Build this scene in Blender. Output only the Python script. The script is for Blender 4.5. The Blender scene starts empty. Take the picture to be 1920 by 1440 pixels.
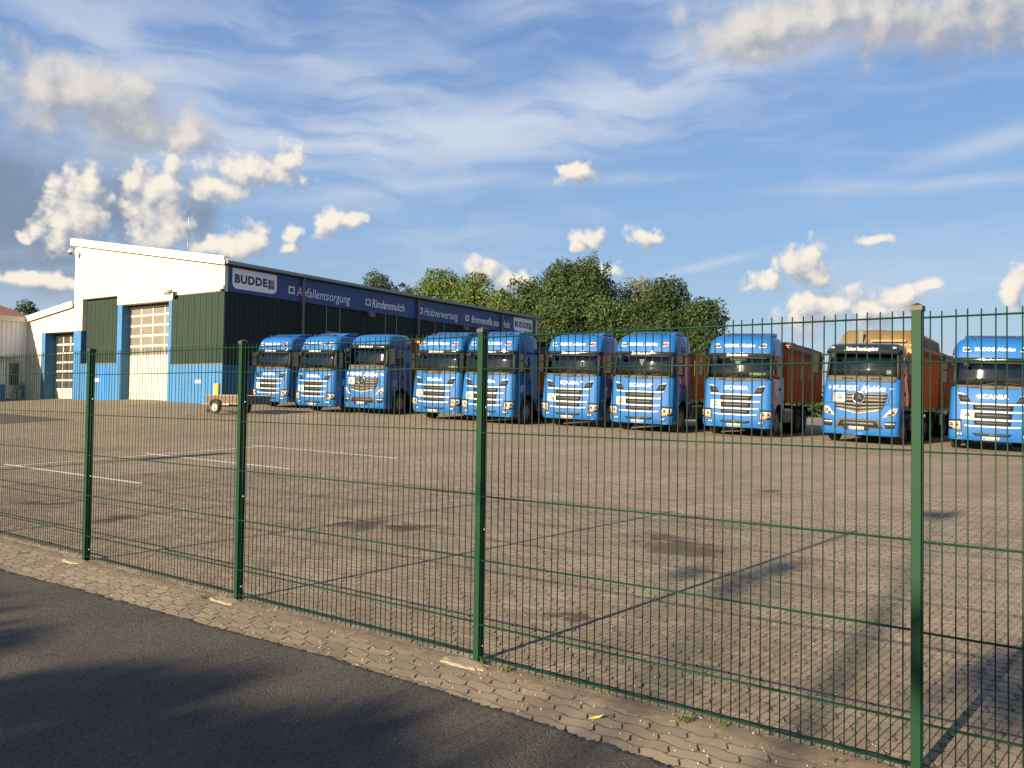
import bpy, bmesh, math, random
import numpy as np
from mathutils import Vector, Matrix
from math import radians as R, sin, cos, pi, sqrt

random.seed(7)
rng = np.random.default_rng(7)
scene = bpy.context.scene
COL = scene.collection

# ------------------------------------------------------------------ camera
EYE = 1.62
F_PX, PITCH, ROLL = 1543.0, R(1.37), R(0.793)
cam_d = bpy.data.cameras.new('camera')
cam_d.sensor_width = 36.0
cam_d.lens = F_PX / 1920.0 * 36.0
cam_d.clip_start, cam_d.clip_end = 0.05, 3000
cam = bpy.data.objects.new('camera', cam_d)
COL.objects.link(cam)
rx = Matrix.Rotation(PITCH, 3, 'X')
right = rx @ Vector((cos(ROLL), 0, sin(ROLL)))
up = rx @ Vector((-sin(ROLL), 0, cos(ROLL)))
back = -(rx @ Vector((0, 1, 0)))
m3 = Matrix((right, up, back)).transposed()
cam.matrix_world = Matrix.Translation((0, 0, EYE)) @ m3.to_4x4()
scene.camera = cam

# ------------------------------------------------------------------ exposure
vs = scene.view_settings
vs.view_transform = 'Standard'
vs.look = 'None'
vs.gamma = 1.0
vs.use_curve_mapping = False
vs.exposure = 1.55

# ------------------------------------------------------------------ sun
SUN_EL = R(16.2)
SD = Vector((0.657, 0.754, 0)).normalized()          # the way shadows fall on the ground
sun_dir = Vector((SD.x * cos(SUN_EL), SD.y * cos(SUN_EL), -sin(SUN_EL)))
sun_d = bpy.data.lights.new('sun', 'SUN')
sun_d.energy = 5.0
sun_d.angle = R(0.5)
sun_d.color = (1.0, 0.815, 0.56)
sun = bpy.data.objects.new('sun', sun_d)
COL.objects.link(sun)
sun.rotation_euler = sun_dir.to_track_quat('-Z', 'Y').to_euler()
sun.location = (-30, -35, 20)

# ------------------------------------------------------------------ sky
CUM = [(-27.82, 17.96, 3.94, 1.73), (-25.08, 16.85, 3.47, 1.09), (-22.56, 16.46, 1.35, 0.64), (-29.84, 18.05, 1.72, 1.03),
 (-28.23, 11.21, 1.62, 2.2), (-27.61, 13.03, 0.77, 1.0), (-29.08, 10.48, 1.21, 1.32), (-23.75, 13.28, 1.58, 1.36),
 (-22.68, 14.7, 0.83, 0.9), (-24.85, 13.47, 0.8, 0.83), (-23.39, 11.08, 1.85, 1.71), (-17.57, 14.91, 2.76, 0.93),
 (-15.42, 15.94, 0.91, 0.87), (-20.06, 13.67, 2.0, 0.93), (-18.08, 10.34, 1.29, 1.17), (-19.31, 9.8, 1.74, 0.82),
 (-12.64, 12.09, 1.0, 0.91), (-11.13, 12.18, 0.86, 0.42), (-15.15, 11.06, 0.56, 0.49), (-15.13, 10.22, 0.7, 0.42),
 (4.16, 15.71, 1.26, 0.69), (5.07, 11.43, 1.4, 0.57), (4.52, 10.89, 0.59, 0.43), (8.92, 11.53, 1.09, 0.64),
 (19.42, 9.21, 1.51, 1.37), (17.24, 8.42, 1.15, 0.63), (20.41, 8.31, 0.81, 0.69), (19.6, 6.27, 1.51, 1.25),
 (21.23, 6.57, 1.98, 1.03), (23.46, 6.4, 1.43, 1.15), (25.31, 6.93, 1.26, 0.93), (26.67, 7.86, 0.71, 0.46),
 (23.61, 10.68, 1.06, 0.3), (31.58, 7.26, 0.64, 1.19), (17.48, 24.03, 3.68, 1.26), (21.15, 24.19, 3.5, 1.31),
 (24.03, 23.49, 2.31, 1.16), (28.56, 22.88, 4.17, 1.4), (16.46, 22.75, 2.05, 0.55), (-2.16, 9.27, 1.19, 0.65),
 (-0.1, 8.46, 1.94, 0.66), (-30.69, 9.51, 0.61, 0.25), (-30.12, 6.94, 2.57, 0.63), (5.83, 9.33, 1.84, 0.51)]
CIR = [(7.91, 20.9, 13.27, 1.9, 15, 0.95), (-9.14, 17.81, 10.02, 1.2, 6, 0.7), (26.51, 13.78, 7.51, 0.44, -2, 0.35),
 (6.87, 15.36, 7.57, 0.42, 2, 0.3), (30.27, 15.87, 4.01, 0.66, 10, 0.4), (-25.2, 21.55, 10.92, 2.32, -18, 0.45),
 (-12.83, 21.64, 8.41, 1.42, -15, 0.4), (16.87, 12.76, 6.25, 0.48, 3, 0.22), (13.6, 9.58, 3.3, 0.28, 12, 0.45),
 (-7.25, 14.65, 7.43, 0.45, 8, 0.35), (-23.52, 16.91, 11.48, 3.71, -10, 0.35), (0.52, 17.64, 11.06, 1.2, 5, 0.45),
 (18.5, 23.62, 6.47, 2.38, 10, 0.4), (1.14, 25.78, 5.6, 1.22, 0, 0.3)]
DARK = [(-31.05, 10.87, 5.49, 3.66), (-31.65, 12.93, 2.5, 1.51), (-28.76, 8.92, 4.47, 1.91), (-26.96, 7.13, 3.66, 1.31),
 (-25.59, 12.48, 1.85, 2.87), (-21.17, 11.96, 1.31, 1.99)]
SKY_STRENGTH = 0.08

world = bpy.data.worlds.new('World')
scene.world = world
world.use_nodes = True
wt = world.node_tree
wt.nodes.clear()


class NT:
    """small helper round a node tree"""
    def __init__(self, tree):
        self.t = tree

    def n(self, typ, **kw):
        nd = self.t.nodes.new(typ)
        for k, v in kw.items():
            setattr(nd, k, v)
        return nd

    def put(self, sock, v):
        if isinstance(v, bpy.types.NodeSocket):
            self.t.links.new(v, sock)
        elif v is not None:
            sock.default_value = v

    def math(self, op, a, b=None, c=None, clamp=False):
        nd = self.n('ShaderNodeMath', operation=op)
        nd.use_clamp = clamp
        for i, v in enumerate((a, b, c)):
            if v is not None:
                self.put(nd.inputs[i], v)
        return nd.outputs[0]

    def vmath(self, op, a, b=None, out=0):
        nd = self.n('ShaderNodeVectorMath', operation=op)
        self.put(nd.inputs[0], a)
        if b is not None:
            self.put(nd.inputs[1], b)
        return nd.outputs[1 if op in ('LENGTH', 'DOT_PRODUCT', 'DISTANCE') else 0]

    flat = False

    def noise(self, vec, scale, detail=4, rough=0.55, dist=0.0, out=0):
        nd = self.n('ShaderNodeTexNoise', noise_dimensions='2D' if self.flat else '3D')
        self.put(nd.inputs['Vector'], vec)
        nd.inputs['Scale'].default_value = scale
        nd.inputs['Detail'].default_value = detail
        nd.inputs['Roughness'].default_value = rough
        nd.inputs['Distortion'].default_value = dist
        return nd.outputs[out]

    def ramp(self, v, a, b, lo=0.0, hi=1.0, smooth=True):
        nd = self.n('ShaderNodeMapRange')
        nd.interpolation_type = 'SMOOTHSTEP' if smooth else 'LINEAR'
        nd.clamp = True
        self.put(nd.inputs['Value'], v)
        for k, x in (('From Min', a), ('From Max', b), ('To Min', lo), ('To Max', hi)):
            nd.inputs[k].default_value = x
        return nd.outputs[0]

    def mix(self, f, a, b, blend='MIX'):
        nd = self.n('ShaderNodeMix', data_type='RGBA', blend_type=blend)
        self.put(nd.inputs[0], f)
        self.put(nd.inputs[6], a if isinstance(a, bpy.types.NodeSocket) else (*a, 1))
        self.put(nd.inputs[7], b if isinstance(b, bpy.types.NodeSocket) else (*b, 1))
        return nd.outputs[2]

    def comb(self, x, y, z=0.0):
        nd = self.n('ShaderNodeCombineXYZ')
        for i, v in enumerate((x, y, z)):
            self.put(nd.inputs[i], v)
        return nd.outputs[0]

    def sep(self, v):
        nd = self.n('ShaderNodeSeparateXYZ')
        self.put(nd.inputs[0], v)
        return nd.outputs


# cloud fields as node groups (each used twice: density, and density towards the sun)
SOFT = CUM[:4] + CUM[34:39]
CRISP = CUM[4:34] + CUM[39:]


def cloud_field(name, blobs, grow, amp, scale, scatter, billow=()):
    grp = bpy.data.node_groups.new(name, 'ShaderNodeTree')
    grp.interface.new_socket('P', in_out='INPUT', socket_type='NodeSocketVector')
    grp.interface.new_socket('D', in_out='OUTPUT', socket_type='NodeSocketFloat')
    g = NT(grp); g.flat = True
    gi, go = g.n('NodeGroupInput'), g.n('NodeGroupOutput')
    P = gi.outputs[0]
    warp = g.noise(P, 0.5, 3, 0.5, out=1)
    Pw = g.vmath('ADD', P, g.vmath('MULTIPLY', g.vmath('SUBTRACT', warp, (0.5, 0.5, 0.5)), (1.8, 1.1, 0.0)))
    acc = None
    for (a, e, ra, re) in blobs:
        q = g.vmath('MULTIPLY', g.vmath('SUBTRACT', Pw, (a, e, 0)), (1 / (ra * grow), 1 / (re * grow), 0))
        v = g.math('SUBTRACT', 1.0, g.vmath('LENGTH', q))
        acc = v if acc is None else g.math('SMOOTH_MAX', acc, v, 0.3)
    if scatter:
        # beyond the picture the same kind of sky goes on: scattered cumulus from noise alone
        sx = g.sep(P)
        far = g.math('MAXIMUM', g.ramp(g.math('ABSOLUTE', sx[0]), 34, 40), g.ramp(sx[1], 27, 31))
        scat = g.math('MULTIPLY', g.math('SUBTRACT', g.noise(P, 0.11, 2, 0.5), 0.58), 3.0)
        acc = g.math('MAXIMUM', acc, g.math('SUBTRACT', scat, g.math('MULTIPLY', g.math('SUBTRACT', 1.0, far), 3.0)))
    n1 = g.noise(P, scale, 5, 0.56, 0.0)
    d_ = g.math('ADD', acc, g.math('MULTIPLY', g.math('SUBTRACT', n1, 0.50), amp))
    for sc_, am_ in billow:                      # rounded cauliflower heads
        vo = g.n('ShaderNodeTexVoronoi', voronoi_dimensions='2D', feature='F1')
        g.put(vo.inputs['Vector'], g.vmath('ADD', P, g.vmath('MULTIPLY', g.vmath('SUBTRACT', warp, (0.5, 0.5, 0.5)), (1.2, 1.2, 0))))
        vo.inputs['Scale'].default_value = sc_
        d_ = g.math('ADD', d_, g.math('MULTIPLY', g.math('SUBTRACT', 0.45, vo.outputs['Distance']), am_))
    g.put(go.inputs[0], d_)
    return grp


GRP_CRISP = cloud_field('cumulus_field', CRISP, 1.36, 1.0, 0.95, True, ((0.85, 0.50), (2.0, 0.20)))
GRP_SOFT = cloud_field('soft_cloud_field', SOFT, 1.9, 1.2, 0.40, False, ((0.6, 0.25),))

w = NT(wt); w.flat = True
tc = w.n('ShaderNodeTexCoord')
dx, dy, dz = w.sep(tc.outputs['Generated'])
az = w.math('MULTIPLY', w.math('ARCTAN2', dx, dy), 180 / pi)
el = w.math('MULTIPLY', w.math('ARCSINE', dz), 180 / pi)
PV = w.comb(az, el, 0.0)
sky = w.n('ShaderNodeTexSky', sky_type='NISHITA')
sky.sun_disc = False
sky.sun_elevation = SUN_EL
sky.sun_rotation = math.atan2(-SD.x, -SD.y) % (2 * pi)
sky.air_density, sky.dust_density, sky.ozone_density = 1.0, 1.2, 2.0
K = 1.0 / SKY_STRENGTH
KE = K / 2 ** vs.exposure
gr_ = w.n('ShaderNodeValToRGB')
w.put(gr_.inputs[0], w.math('DIVIDE', el, 90.0, clamp=True))
gr_.color_ramp.elements[0].position = 0.0
gr_.color_ramp.elements[0].color = (.43, .515, .60, 1)
gr_.color_ramp.elements[1].position = 1.0
gr_.color_ramp.elements[1].color = (.035, .10, .33, 1)
for (p_, c_) in ((5 / 90, (.345, .485, .665)), (12 / 90, (.255, .425, .70)), (20 / 90, (.185, .345, .66)), (28 / 90, (.13, .265, .575))):
    e_ = gr_.color_ramp.elements.new(p_); e_.color = (*c_, 1)
grad = w.vmath('MULTIPLY', gr_.outputs[0], (KE, KE, KE))
sky_c = w.mix(0.8, w.vmath('MULTIPLY', sky.outputs[0], (0.8, 0.8, 0.8)), grad)
# dark bank of far rain cloud low on the left
dacc = None
for (a, e, ra, re) in DARK:
    q = w.vmath('MULTIPLY', w.vmath('SUBTRACT', PV, (a, e, 0)), (1 / ra, 1 / re, 0))
    v = w.math('SUBTRACT', 1.0, w.vmath('LENGTH', q))
    dacc = v if dacc is None else w.math('SMOOTH_MAX', dacc, v, 0.3)
dn = w.noise(PV, 0.3, 5, 0.55)
dmask = w.ramp(w.math('ADD', dacc, w.math('MULTIPLY', w.math('SUBTRACT', dn, 0.5), 1.3)), -0.55, 0.75, 0, 0.80)
col = w.mix(dmask, sky_c, (0.20 * KE, 0.255 * KE, 0.355 * KE))
# cirrus: long soft streaks
veil = None
for (a, e, ra, re, ang, al) in CIR:
    ca, sa = cos(R(ang)), sin(R(ang))
    q = w.vmath('SUBTRACT', PV, (a, e, 0))
    qa = w.vmath('DOT_PRODUCT', q, (ca / ra, sa / ra, 0))
    qb = w.vmath('DOT_PRODUCT', q, (-sa / re, ca / re, 0))
    ln = w.math('ADD', w.math('MULTIPLY', qa, qa), w.math('MULTIPLY', qb, qb))
    v = w.math('MULTIPLY', w.math('POWER', 2.718, w.math('MULTIPLY', ln, -1.1)), al)
    veil = v if veil is None else w.math('ADD', veil, v)
sw = w.noise(PV, 0.09, 3, 0.5, out=1)
Ps = w.vmath('ADD', PV, w.vmath('MULTIPLY', w.vmath('SUBTRACT', sw, (.5, .5, .5)), (7, 4, 0)))
st = w.noise(w.vmath('MULTIPLY', Ps, (0.10, 0.55, 0)), 1.0, 5, 0.52)
st2 = w.noise(w.vmath('MULTIPLY', Ps, (0.05, 0.22, 0)), 1.0, 4, 0.55)
gen = w.math('MULTIPLY', w.ramp(st2, 0.40, 0.75), 0.24)
cir = w.math('MULTIPLY', w.math('ADD', veil, gen), w.ramp(st, 0.30, 0.66, 0.20, 1.35))
cir = w.math('MULTIPLY', w.math('DIVIDE', cir, w.math('ADD', cir, 0.85)), 1.45)
col = w.mix(cir, col, (0.63 * KE, 0.695 * KE, 0.82 * KE))
# clouds: softer grey ones, then the sunlit cumulus
soft_n = w.noise(PV, 0.45, 4, 0.5)
for grp_, (ox, oy), (m0, m1, mm), (l0, l1), dark_c, lit_c in (
        (GRP_SOFT, (-0.9, 1.0), (-0.10, 0.80, 0.90), (-0.40, 0.70), (0.38, 0.405, 0.465), (0.80, 0.75, 0.68)),
        (GRP_CRISP, (-0.5, 0.7), (-0.02, 0.60, 0.97), (-0.75, 0.72), (0.36, 0.40, 0.485), (0.97, 0.89, 0.77))):
    ga = w.n('ShaderNodeGroup'); ga.node_tree = grp_; w.put(ga.inputs[0], PV)
    gb = w.n('ShaderNodeGroup'); gb.node_tree = grp_
    w.put(gb.inputs[0], w.vmath('ADD', PV, (ox, oy, 0)))
    d0, d1 = ga.outputs[0], gb.outputs[0]
    mask = w.ramp(d0, m0, m1, 0, mm)
    lit = w.ramp(w.math('SUBTRACT', d0, d1), l0, l1)
    lit = w.math('ADD', lit, w.math('MULTIPLY', w.math('SUBTRACT', soft_n, 0.5), 0.4), clamp=True)
    cc = w.mix(lit, tuple(c_ * KE for c_ in dark_c), tuple(c_ * KE for c_ in lit_c))
    col = w.mix(mask, col, cc)
bg = w.n('ShaderNodeBackground')
w.put(bg.inputs[0], col)
bg.inputs[1].default_value = SKY_STRENGTH
wo = w.n('ShaderNodeOutputWorld')
wt.links.new(bg.outputs[0], wo.inputs[0])

# ------------------------------------------------------------------ helpers
E_S = (0.7997, -0.6004)      # along the fence, to the right
E_D = (0.6004, 0.7997)       # away from the camera, into the yard
F0 = (-0.188, 5.219)         # foot of the third fence post


def sd(x, y):
    return ((x - F0[0]) * E_S[0] + (y - F0[1]) * E_S[1], (x - F0[0]) * E_D[0] + (y - F0[1]) * E_D[1])


def xy(s, d):
    return (F0[0] + s * E_S[0] + d * E_D[0], F0[1] + s * E_S[1] + d * E_D[1])


def G(x, y):
    """height of the yard: level along the fence, rising gently towards the lorries"""
    s, d = sd(x, y)
    p = np.clip(0.0105 - 0.00135 * s, 0.0, 0.07)
    return p * np.clip(d, 0, 27)


def tag(o, label=None, cat=None, group=None, kind=None):
    if label: o['label'] = label
    if cat: o['category'] = cat
    if group: o['group'] = group
    if kind: o['kind'] = kind
    return o


def empty(name, loc=(0, 0, 0), rz=0.0, label=None, cat=None, group=None):
    o = bpy.data.objects.new(name, None)
    COL.objects.link(o)
    o.empty_display_size = 0.3
    o.location = loc
    o.rotation_euler = (0, 0, rz)
    return tag(o, label, cat, group)


def link(name, me, parent=None):
    o = bpy.data.objects.new(name, me)
    COL.objects.link(o)
    if parent is not None:
        o.parent = parent
    return o


CHILD = {}


def copy_tree(o, parent=None):
    c = o.copy()
    COL.objects.link(c)
    if parent is not None:
        c.parent = parent
    for ch in list(o.children):
        copy_tree(ch, c)
    return c


def fast_mesh(name, verts, loops, totals, mats, smooth=False, mat_idx=None):
    me = bpy.data.meshes.new(name)
    verts = np.asarray(verts, dtype=np.float32).reshape(-1, 3)
    loops = np.asarray(loops, dtype=np.int32)
    totals = np.asarray(totals, dtype=np.int32)
    me.vertices.add(len(verts)); me.vertices.foreach_set('co', verts.ravel())
    me.loops.add(len(loops)); me.loops.foreach_set('vertex_index', loops)
    me.polygons.add(len(totals))
    starts = np.concatenate([[0], np.cumsum(totals)[:-1]]).astype(np.int32)
    me.polygons.foreach_set('loop_start', starts)
    me.polygons.foreach_set('loop_total', totals)
    me.polygons.foreach_set('use_smooth', np.full(len(totals), smooth, dtype=bool))
    for m in (mats if isinstance(mats, (list, tuple)) else [mats]):
        me.materials.append(m)
    if mat_idx is not None:
        me.polygons.foreach_set('material_index', np.asarray(mat_idx, dtype=np.int32))
    me.update(calc_edges=True)
    me.validate()
    return me


class MB:
    """collects shapes into one mesh"""
    def __init__(self):
        self.v, self.f, self.m, self.s = [], [], [], []

    def add(self, vs_, fs, mat=0, smooth=False):
        o = len(self.v)
        self.v += [tuple(p) for p in vs_]
        for f in fs:
            self.f.append(tuple(i + o for i in f)); self.m.append(mat); self.s.append(smooth)
        return self

    def box(self, c, size, mat=0, rz=0.0, M=None):
        x, y, z = (size[0] / 2, size[1] / 2, size[2] / 2)
        p = [(-x, -y, -z), (x, -y, -z), (x, y, -z), (-x, y, -z), (-x, -y, z), (x, -y, z), (x, y, z), (-x, y, z)]
        if rz:
            p = [(a * cos(rz) - b * sin(rz), a * sin(rz) + b * cos(rz), q) for a, b, q in p]
        if M is not None:
            p = [tuple(M @ Vector(q)) for q in p]
        p = [(a + c[0], b + c[1], q + c[2]) for a, b, q in p]
        return self.add(p, [(3, 2, 1, 0), (4, 5, 6, 7), (0, 1, 5, 4), (1, 2, 6, 5), (2, 3, 7, 6), (3, 0, 4, 7)], mat)

    def bar(self, p0, p1, wdt, hgt, mat=0, up=(0, 0, 1)):
        p0, p1 = Vector(p0), Vector(p1)
        d = (p1 - p0).normalized()
        u = Vector(up)
        if abs(d.dot(u)) > 0.98: u = Vector((1, 0, 0))
        a = d.cross(u).normalized() * wdt / 2
        b = a.cross(d).normalized() * hgt / 2
        p = [p0 - a - b, p0 + a - b, p0 + a + b, p0 - a + b, p1 - a - b, p1 + a - b, p1 + a + b, p1 - a + b]
        return self.add(p, [(0, 1, 2, 3), (7, 6, 5, 4), (0, 4, 5, 1), (1, 5, 6, 2), (2, 6, 7, 3), (3, 7, 4, 0)], mat)

    def tube(self, pts, r, n=8, mat=0, cap=True, smooth=True):
        pts = [Vector(p) for p in pts]
        rs = r if isinstance(r, (list, tuple)) else [r] * len(pts)
        rows = []
        for i, p in enumerate(pts):
            d = (pts[min(i + 1, len(pts) - 1)] - pts[max(i - 1, 0)]).normalized()
            u = Vector((0, 0, 1)) if abs(d.z) < 0.95 else Vector((1, 0, 0))
            a = d.cross(u).normalized(); b = a.cross(d).normalized()
            rows.append([p + (a * cos(2 * pi * k / n) + b * sin(2 * pi * k / n)) * rs[i] for k in range(n)])
        vv = [q for row in rows for q in row]
        ff = []
        for i in range(len(rows) - 1):
            for k in range(n):
                k2 = (k + 1) % n
                ff.append((i * n + k, i * n + k2, (i + 1) * n + k2, (i + 1) * n + k))
        self.add(vv, ff, mat, smooth)
        if cap:
            self.add(rows[0], [tuple(range(n))], mat)
            self.add(rows[-1], [tuple(reversed(range(n)))], mat)
        return self

    def lathe(self, prof, origin, axis='x', n=24, mat=0, smooth=True):
        vv, ff = [], []
        for (r, h) in prof:
            for k in range(n):
                a = 2 * pi * k / n
                c, s_ = r * cos(a), r * sin(a)
                q = (h, c, s_) if axis == 'x' else ((c, h, s_) if axis == 'y' else (c, s_, h))
                vv.append((origin[0] + q[0], origin[1] + q[1], origin[2] + q[2]))
        for i in range(len(prof) - 1):
            for k in range(n):
                k2 = (k + 1) % n
                ff.append((i * n + k, i * n + k2, (i + 1) * n + k2, (i + 1) * n + k))
        return self.add(vv, ff, mat, smooth)

    def grid(self, rows, mat=0, smooth=True, flip=False):
        n = len(rows[0])
        vv = [p for row in rows for p in row]
        ff = []
        for i in range(len(rows) - 1):
            for k in range(n - 1):
                q = (i * n + k, i * n + k + 1, (i + 1) * n + k + 1, (i + 1) * n + k)
                ff.append(q[::-1] if flip else q)
        return self.add(vv, ff, mat, smooth)

    def prism(self, poly, vec, mat=0):
        """closed prism: a planar polygon pushed along vec"""
        n = len(poly)
        a = [Vector(p) for p in poly]
        b = [p + Vector(vec) for p in a]
        ff = [tuple(range(n))[::-1], tuple(range(n, 2 * n))]
        for k in range(n):
            k2 = (k + 1) % n
            ff.append((k, k2, n + k2, n + k))
        return self.add(a + b, ff, mat)

    def build(self, name, mats, parent=None, bevel=0.0, fix=True):
        me = bpy.data.meshes.new(name)
        me.from_pydata(self.v, [], self.f)
        for m in (mats if isinstance(mats, (list, tuple)) else [mats]):
            me.materials.append(m)
        me.polygons.foreach_set('material_index', self.m)
        me.polygons.foreach_set('use_smooth', self.s)
        if fix:
            bm = bmesh.new(); bm.from_mesh(me)
            bmesh.ops.remove_doubles(bm, verts=bm.verts, dist=1e-5)
            bmesh.ops.recalc_face_normals(bm, faces=bm.faces)
            bm.to_mesh(me); bm.free()
        me.update()
        o = link(name, me, parent)
        if bevel:
            b = o.modifiers.new('bevel', 'BEVEL')
            b.width = bevel; b.segments = 2; b.limit_method = 'ANGLE'
        return o


TXT = {}


def text_geo(body, shear=0.0, bold=0.0, spacing=1.0):
    """flat letter outlines as (vertices 0..width x 0..height, faces)"""
    key = (body, shear, bold, spacing)
    if key not in TXT:
        cu = bpy.data.curves.new('lettering', 'FONT')
        cu.body = body; cu.shear = shear; cu.offset = bold; cu.space_character = spacing
        cu.resolution_u = 3
        ob = bpy.data.objects.new('lettering', cu)
        COL.objects.link(ob)
        me = bpy.data.meshes.new_from_object(ob)
        vv = np.array([v.co[:] for v in me.vertices])
        ff = [tuple(p.vertices) for p in me.polygons]
        bpy.data.objects.remove(ob); bpy.data.meshes.remove(me); bpy.data.curves.remove(cu)
        lo = vv.min(0); hi = vv.max(0)
        vv = (vv - lo)
        TXT[key] = (vv[:, :2], ff, hi - lo)
    return TXT[key]


def letters(mb, body, width, height, fn, mat=0, shear=0.0, bold=0.0, spacing=1.0):
    """letters scaled to width x height, mapped to space by fn(x, y); x runs -width/2..width/2, y 0..height"""
    vv, ff, sz = text_geo(body, shear, bold, spacing)
    pts = [fn(a / sz[0] * width - width / 2, b / sz[1] * height) for a, b in vv]
    return mb.add(pts, ff, mat)


# ------------------------------------------------------------------ materials
MATS = {}


def mat(name, col, rough=0.6, metal=0.0, var=0.0, vscale=6.0, bump=0.0, bscale=60.0, coat=0.0, spec=0.5, island=0.0, streak=0.0):
    if name in MATS: return MATS[name]
    m = bpy.data.materials.new(name); m.use_nodes = True
    t = m.node_tree; t.nodes.clear(); h = NT(t)
    b = h.n('ShaderNodeBsdfPrincipled'); o = h.n('ShaderNodeOutputMaterial')
    t.links.new(b.outputs[0], o.inputs[0])
    b.inputs['Base Color'].default_value = (*col, 1)
    b.inputs['Roughness'].default_value = rough
    b.inputs['Metallic'].default_value = metal
    b.inputs['Specular IOR Level'].default_value = spec
    if coat:
        b.inputs['Coat Weight'].default_value = coat
        b.inputs['Coat Roughness'].default_value = 0.03
    tcn = h.n('ShaderNodeTexCoord').outputs['Object']
    c = None
    if var:
        nz = h.noise(tcn, vscale, 6, 0.62)
        k = h.ramp(nz, 0.25, 0.75, 1 - var, 1 + var, smooth=False)
        c = h.vmath('MULTIPLY', (*col,), h.comb(k, k, k))
    if streak:
        nz = h.noise(h.vmath('MULTIPLY', tcn, (5, 5, 0.35)), 1.0, 5, 0.6)
        k = h.ramp(nz, 0.35, 0.75, 1.0, 1 - streak)
        c = h.vmath('MULTIPLY', c if c is not None else (*col,), h.comb(k, h.math('MULTIPLY', k, 0.985), h.math('MULTIPLY', k, 0.95)))
    if island:
        ri = h.n('ShaderNodeNewGeometry').outputs['Random Per Island']
        k = h.ramp(ri, 0, 1, 1 - island, 1 + island, smooth=False)
        c = h.vmath('MULTIPLY', c if c is not None else (*col,), h.comb(k, k, k))
    if c is not None:
        t.links.new(c, b.inputs['Base Color'])
    if bump:
        bn = h.n('ShaderNodeBump'); bn.inputs['Strength'].default_value = bump; bn.inputs['Distance'].default_value = 0.01
        t.links.new(h.noise(tcn, bscale, 5, 0.6), bn.inputs['Height'])
        t.links.new(bn.outputs[0], b.inputs['Normal'])
    MATS[name] = m
    return m


def glass_mat(name, tint=(0.5, 0.56, 0.55)):
    m = bpy.data.materials.new(name); m.use_nodes = True
    t = m.node_tree; t.nodes.clear(); h = NT(t)
    o = h.n('ShaderNodeOutputMaterial'); mx = h.n('ShaderNodeMixShader')
    tr = h.n('ShaderNodeBsdfTransparent'); tr.inputs[0].default_value = (*tint, 1)
    gl = h.n('ShaderNodeBsdfGlossy'); gl.inputs['Roughness'].default_value = 0.03
    gl.inputs[0].default_value = (0.95, 0.97, 1, 1)
    fr = h.n('ShaderNodeFresnel'); fr.inputs[0].default_value = 1.55
    t.links.new(h.math('ADD', fr.outputs[0], 0.03), mx.inputs[0])
    t.links.new(tr.outputs[0], mx.inputs[1]); t.links.new(gl.outputs[0], mx.inputs[2])
    t.links.new(mx.outputs[0], o.inputs[0])
    return m


def leaf_mat(name, col, col2, var=0.5):
    m = bpy.data.materials.new(name); m.use_nodes = True
    t = m.node_tree; t.nodes.clear(); h = NT(t)
    o = h.n('ShaderNodeOutputMaterial')
    ri = h.n('ShaderNodeNewGeometry').outputs['Random Per Island']
    c = h.mix(ri, col, col2)
    k = h.ramp(h.noise(h.n('ShaderNodeTexCoord').outputs['Object'], 0.6, 3, 0.5), 0.3, 0.7, 1 - var * .5, 1 + var * .5, smooth=False)
    c = h.vmath('MULTIPLY', c, h.comb(k, k, k))
    b = h.n('ShaderNodeBsdfPrincipled'); b.inputs['Roughness'].default_value = 0.55
    b.inputs['Specular IOR Level'].default_value = 0.3
    tl = h.n('ShaderNodeBsdfTranslucent')
    t.links.new(c, b.inputs['Base Color']); t.links.new(c, tl.inputs[0])
    mx = h.n('ShaderNodeMixShader'); mx.inputs[0].default_value = 0.3
    t.links.new(b.outputs[0], mx.inputs[1]); t.links.new(tl.outputs[0], mx.inputs[2])
    t.links.new(mx.outputs[0], o.inputs[0])
    return m


# --- paving: concrete blocks, colour per block, wear and stains by place
PL, PW = 0.205, 0.1025       # block length and width
WA, WB = 0.0115, 0.015        # how far the long and short edges wave


OIL = [(-5.2, 10.9, .42), (-6.9, 12.3, .45), (-1.9, 10.6, .45), (-1.2, 10.3, .40), (1.9, 9.1, .50), (1.8, 9.8, .42), (.45, 6.2, .22), (4.6, 14.5, .35)]


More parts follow.
